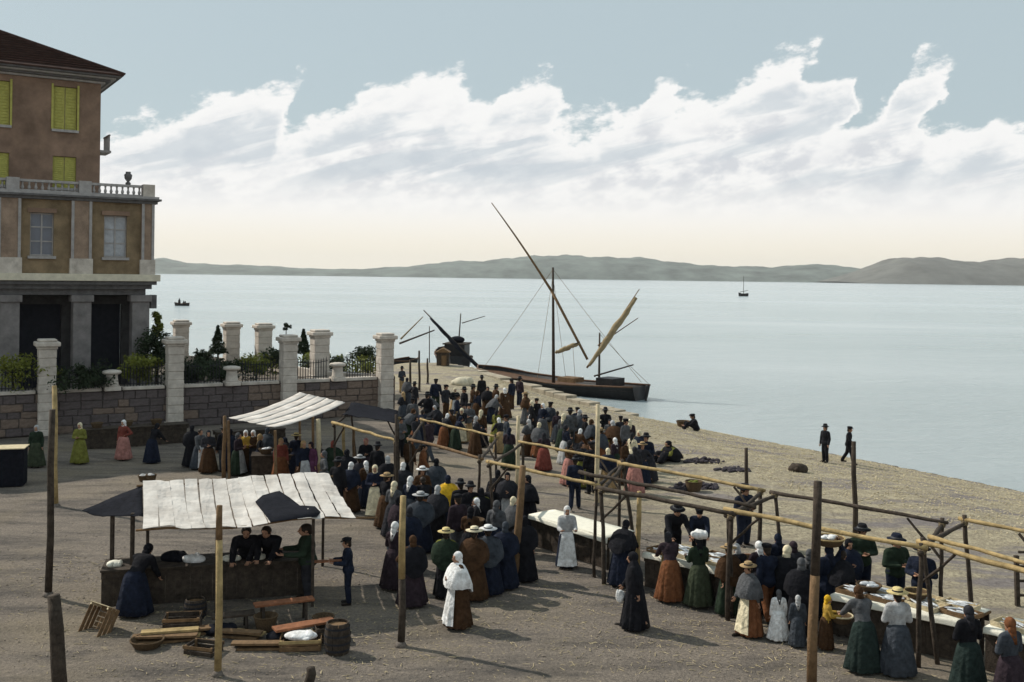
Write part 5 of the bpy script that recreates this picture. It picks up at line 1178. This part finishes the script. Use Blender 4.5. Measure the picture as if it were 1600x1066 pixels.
S_(1441,848,'dark-coated man behind the right end of the long table','m','clasp',-40,top='navy',low='navy',head=('felt','black'),fat=1.15)
S_(1350,924,'woman in grey blouse and dark green skirt at the front of the long table','w','reach',185,low='bluegreen',top='grey',head=('scarf','brown'),h=1.62)
S_(1403,918,'woman in straw hat with pale shoulder straps at the long table','w','clasp',180,low='bluegrey',top='lightgrey',head=('straw','straw'),h=1.62)
S_(1514,946,'woman in dark bodice and green-grey skirt before the right-edge table','w','clasp',190,low='bluegreen',top='black',head=('scarf','charcoal'))
S_(1579,965,'woman with red-brown headscarf at the bottom right edge','w','clasp',200,low='plum',top='bluegrey',head=('scarf','rust'))
S_(1290,662,'man in hat standing alone at the water on the right','m','stand',-60,top='black',low='black',head=('felt','black'))
S_(1326,666,'man at the water beside the dark pole, legs apart','m','walk',60,top='black',low='black',head=('cap','black'))
S_(1084,648,'dark person crouching at the water edge beside a basket','m','sit',-90,top='black',low='black',head=('cap','black'),fat=1.25)
S_(1046,690,'woman in black seated on the shingle, yellow-edged shawl','w','sit',-60,low='black',top='olive',shawl='black',fat=1.4)
# crowd on the beach and quay
gq = 'crowd on the quay and upper beach'
ORD = ['leftmost','second','third','fourth','fifth','sixth','seventh','eighth','ninth','tenth','eleventh','twelfth','thirteenth','fourteenth','fifteenth','sixteenth']
def crowd(lst, face0, desc):
    cnt = {}; tot = {}; mc = lambda c: 'm' if c in 'mMk' else c
    for x, y, c in lst: tot[mc(c)] = tot.get(mc(c), 0)+1
    for i, (x, y, c) in enumerate(sorted(lst)):
        rr = random.Random(x*31+y); c = mc(c); k_ = cnt.get(c, 0); cnt[c] = k_+1
        cl = rr.choice(['black','navy','charcoal','black','brown','plum','grey','bluegrey'])
        kw = dict(face=(face0+rr.uniform(-60,60) if rr.random() < .5 else rr.uniform(0,360)), top=cl, low=rr.choice(['black','navy','charcoal','brown','bluegrey','brown','darkgreen','rust','tan','grey']), apron=(rr.choice([None,None,'lightgrey','bluegrey','cream','white']) if c in 'wh' else None), group=gq, fat=rr.uniform(.92,1.1), h=rr.uniform(1.45,1.68) if c != 'm' else rr.uniform(1.58,1.8))
        noun = {'m':'dark-clothed man','w':'dark-clad woman','h':'white-scarfed woman','r':'woman in dull red skirt','y':'person in yellow-green','p':'pink-skirted woman','g':'woman in pale grey skirt','o':'woman in olive skirt','c':'woman in cream dress'}[c]
        lb = noun+' '+desc if tot[c] == 1 else (f'leftmost {noun} {desc}' if k_ == 0 else f'{ORD[k_]} {noun} from the left {desc}')
        if c == 'm': S_(x, y, lb, 'm', rr.choice(['stand','walk','clasp','stand','akimbo']), head=(rr.choice(['felt','cap']), 'black'), **kw)
        elif c in 'wh': S_(x, y, lb, 'w', rr.choice(['clasp','walk','stand','akimbo','front','reach']), head=('scarf', rr.choice(['white','cream','lightgrey'])) if c == 'h' else (rr.choice([('scarf','cream'),('scarf','black'),('scarf','navy'),('scarf','charcoal'),('scarf','brown'),('scarf','grey'),('scarf','tan'),('hair','black'),('straw','tan')])), shawl=(cl if rr.random() < .45 else None), **kw)
        else:
            nm = {'r':'red','y':'olive','p':'pink','g':'lightgrey','o':'olive','c':'cream'}[c]; kw['low'] = nm; kw['top'] = nm if c in 'yc' else cl
            S_(x, y, lb, 'w', 'clasp', head=('scarf','charcoal'), **kw)
crowd([(681,592,'m'),(668,612,'m'),(676,616,'w'),(697,601,'m'),(711,606,'h'),(714,616,'m'),(726,604,'m'),(739,600,'m'),(753,586,'m'),(746,610,'w'),(762,604,'w'),(775,600,'m'),(769,618,'h'),(789,606,'h'),(800,592,'m'),(812,588,'m')], 150, 'in the far quay crowd left of the boat')
crowd([(823,612,'w'),(832,626,'h'),(838,622,'m'),(848,630,'h'),(860,628,'m'),(871,642,'w'),(881,646,'h'),(891,637,'m'),(905,640,'h'),(902,636,'m'),(915,648,'m'),(924,655,'w')], 160, 'in the crowd before the boat hull')
crowd([(946,636,'m'),(953,655,'o'),(962,660,'h'),(970,650,'m'),(977,654,'m'),(984,655,'w'),(988,676,'c'),(1000,672,'h'),(1010,676,'m'),(1004,690,'w')], 170, 'at the right end of the beach crowd')
crowd([(660,640,'w'),(672,650,'m'),(684,634,'h'),(694,648,'h'),(706,640,'m'),(712,652,'w'),(722,638,'w'),(733,630,'m'),(743,650,'h'),(752,640,'w'),(776,640,'y'),(783,655,'h'),(792,648,'m'),(796,668,'w')], 175, 'in the crowd behind the second stall frame')
crowd([(826,655,'h'),(842,660,'w'),(850,676,'r'),(884,664,'g'),(890,688,'p'),(903,672,'h'),(909,690,'o'),(940,668,'w'),(962,684,'h'),(976,686,'w'),(992,698,'p'),(1016,690,'w'),(950,700,'w'),(925,690,'m')], 170, 'in the crowd behind the third stall frame')
crowd([(628,572,'m'),(636,590,'w'),(648,596,'m'),(630,612,'w'),(645,622,'m'),(637,640,'w'),(650,650,'w'),(626,650,'m')], 120, 'next to the last garden wall pillar')
crowd([(312,670,'w'),(350,664,'m'),(372,676,'w'),(406,678,'w'),(452,686,'w'),(474,688,'w'),(498,690,'w')], 90, 'in the shade below the garden wall')
crowd([(506,704,'w'),(528,714,'m'),(548,722,'h'),(572,720,'h'),(604,738,'w'),(616,752,'h'),(622,776,'w')], 180, 'around the woman with yellow apron')
crowd([(664,750,'w'),(716,772,'m'),(745,778,'h'),(776,782,'w'),(802,776,'h')], 180, 'behind the straw-hatted women')
crowd([(1140,850,'w'),(1160,856,'h'),(1200,850,'m'),(1265,858,'w'),(1312,866,'w'),(1230,852,'h'),(1172,876,'w')], 180, 'among the basket sellers around the tall pole')
# things people carry
def on_person(o_px, o_hy, h, dz, fwd=0, face=0):
    g = G(o_px, o_hy, h); return g + Vector((math.sin(R(face))*fwd, -math.cos(R(face))*fwd, dz))
basket(on_person(1295,852,1.595,1.60), 'wide basket heaped with white fish carried on a head right of the tall pole', .34,.16, fab('white'), WOOD_Y)
heap('head_bundle', on_person(1093,838,1.595,1.585), .22,.2,.16, fab('white'), 'white bundle carried on the head of the green-skirted woman', 'bundle', 31)
basket(on_person(1187,846,1.595,.92,.42,200), 'reddish basket held by the woman in white headscarf', .26,.2, None, WOOD_R)
basket(on_person(735,792,1.595,.95,.4,170), 'brown basket held behind the straw-hatted pair', .28,.22)
basket(on_person(1292,930,1.1,.55,.3,90), 'pale-rimmed basket held by the child with the yellow scarf', .22,.14, None, WOOD_P)
heap('white_parcel', on_person(992,862,1.64,.62,.3,-100), .12,.1,.2, fab('white'), 'white parcel held by the black-veiled woman', 'parcel', 33, 5)
p = on_person(545,840,1.5,.98,.45,-80); t_ = thing('held_board', p, 'narrow board held by the boy in the flat cap', 'board'); MB().box(p, (.6,.14,.03), R(10)).build('board', WOOD_R, t_)
print('people', NPEOPLE)
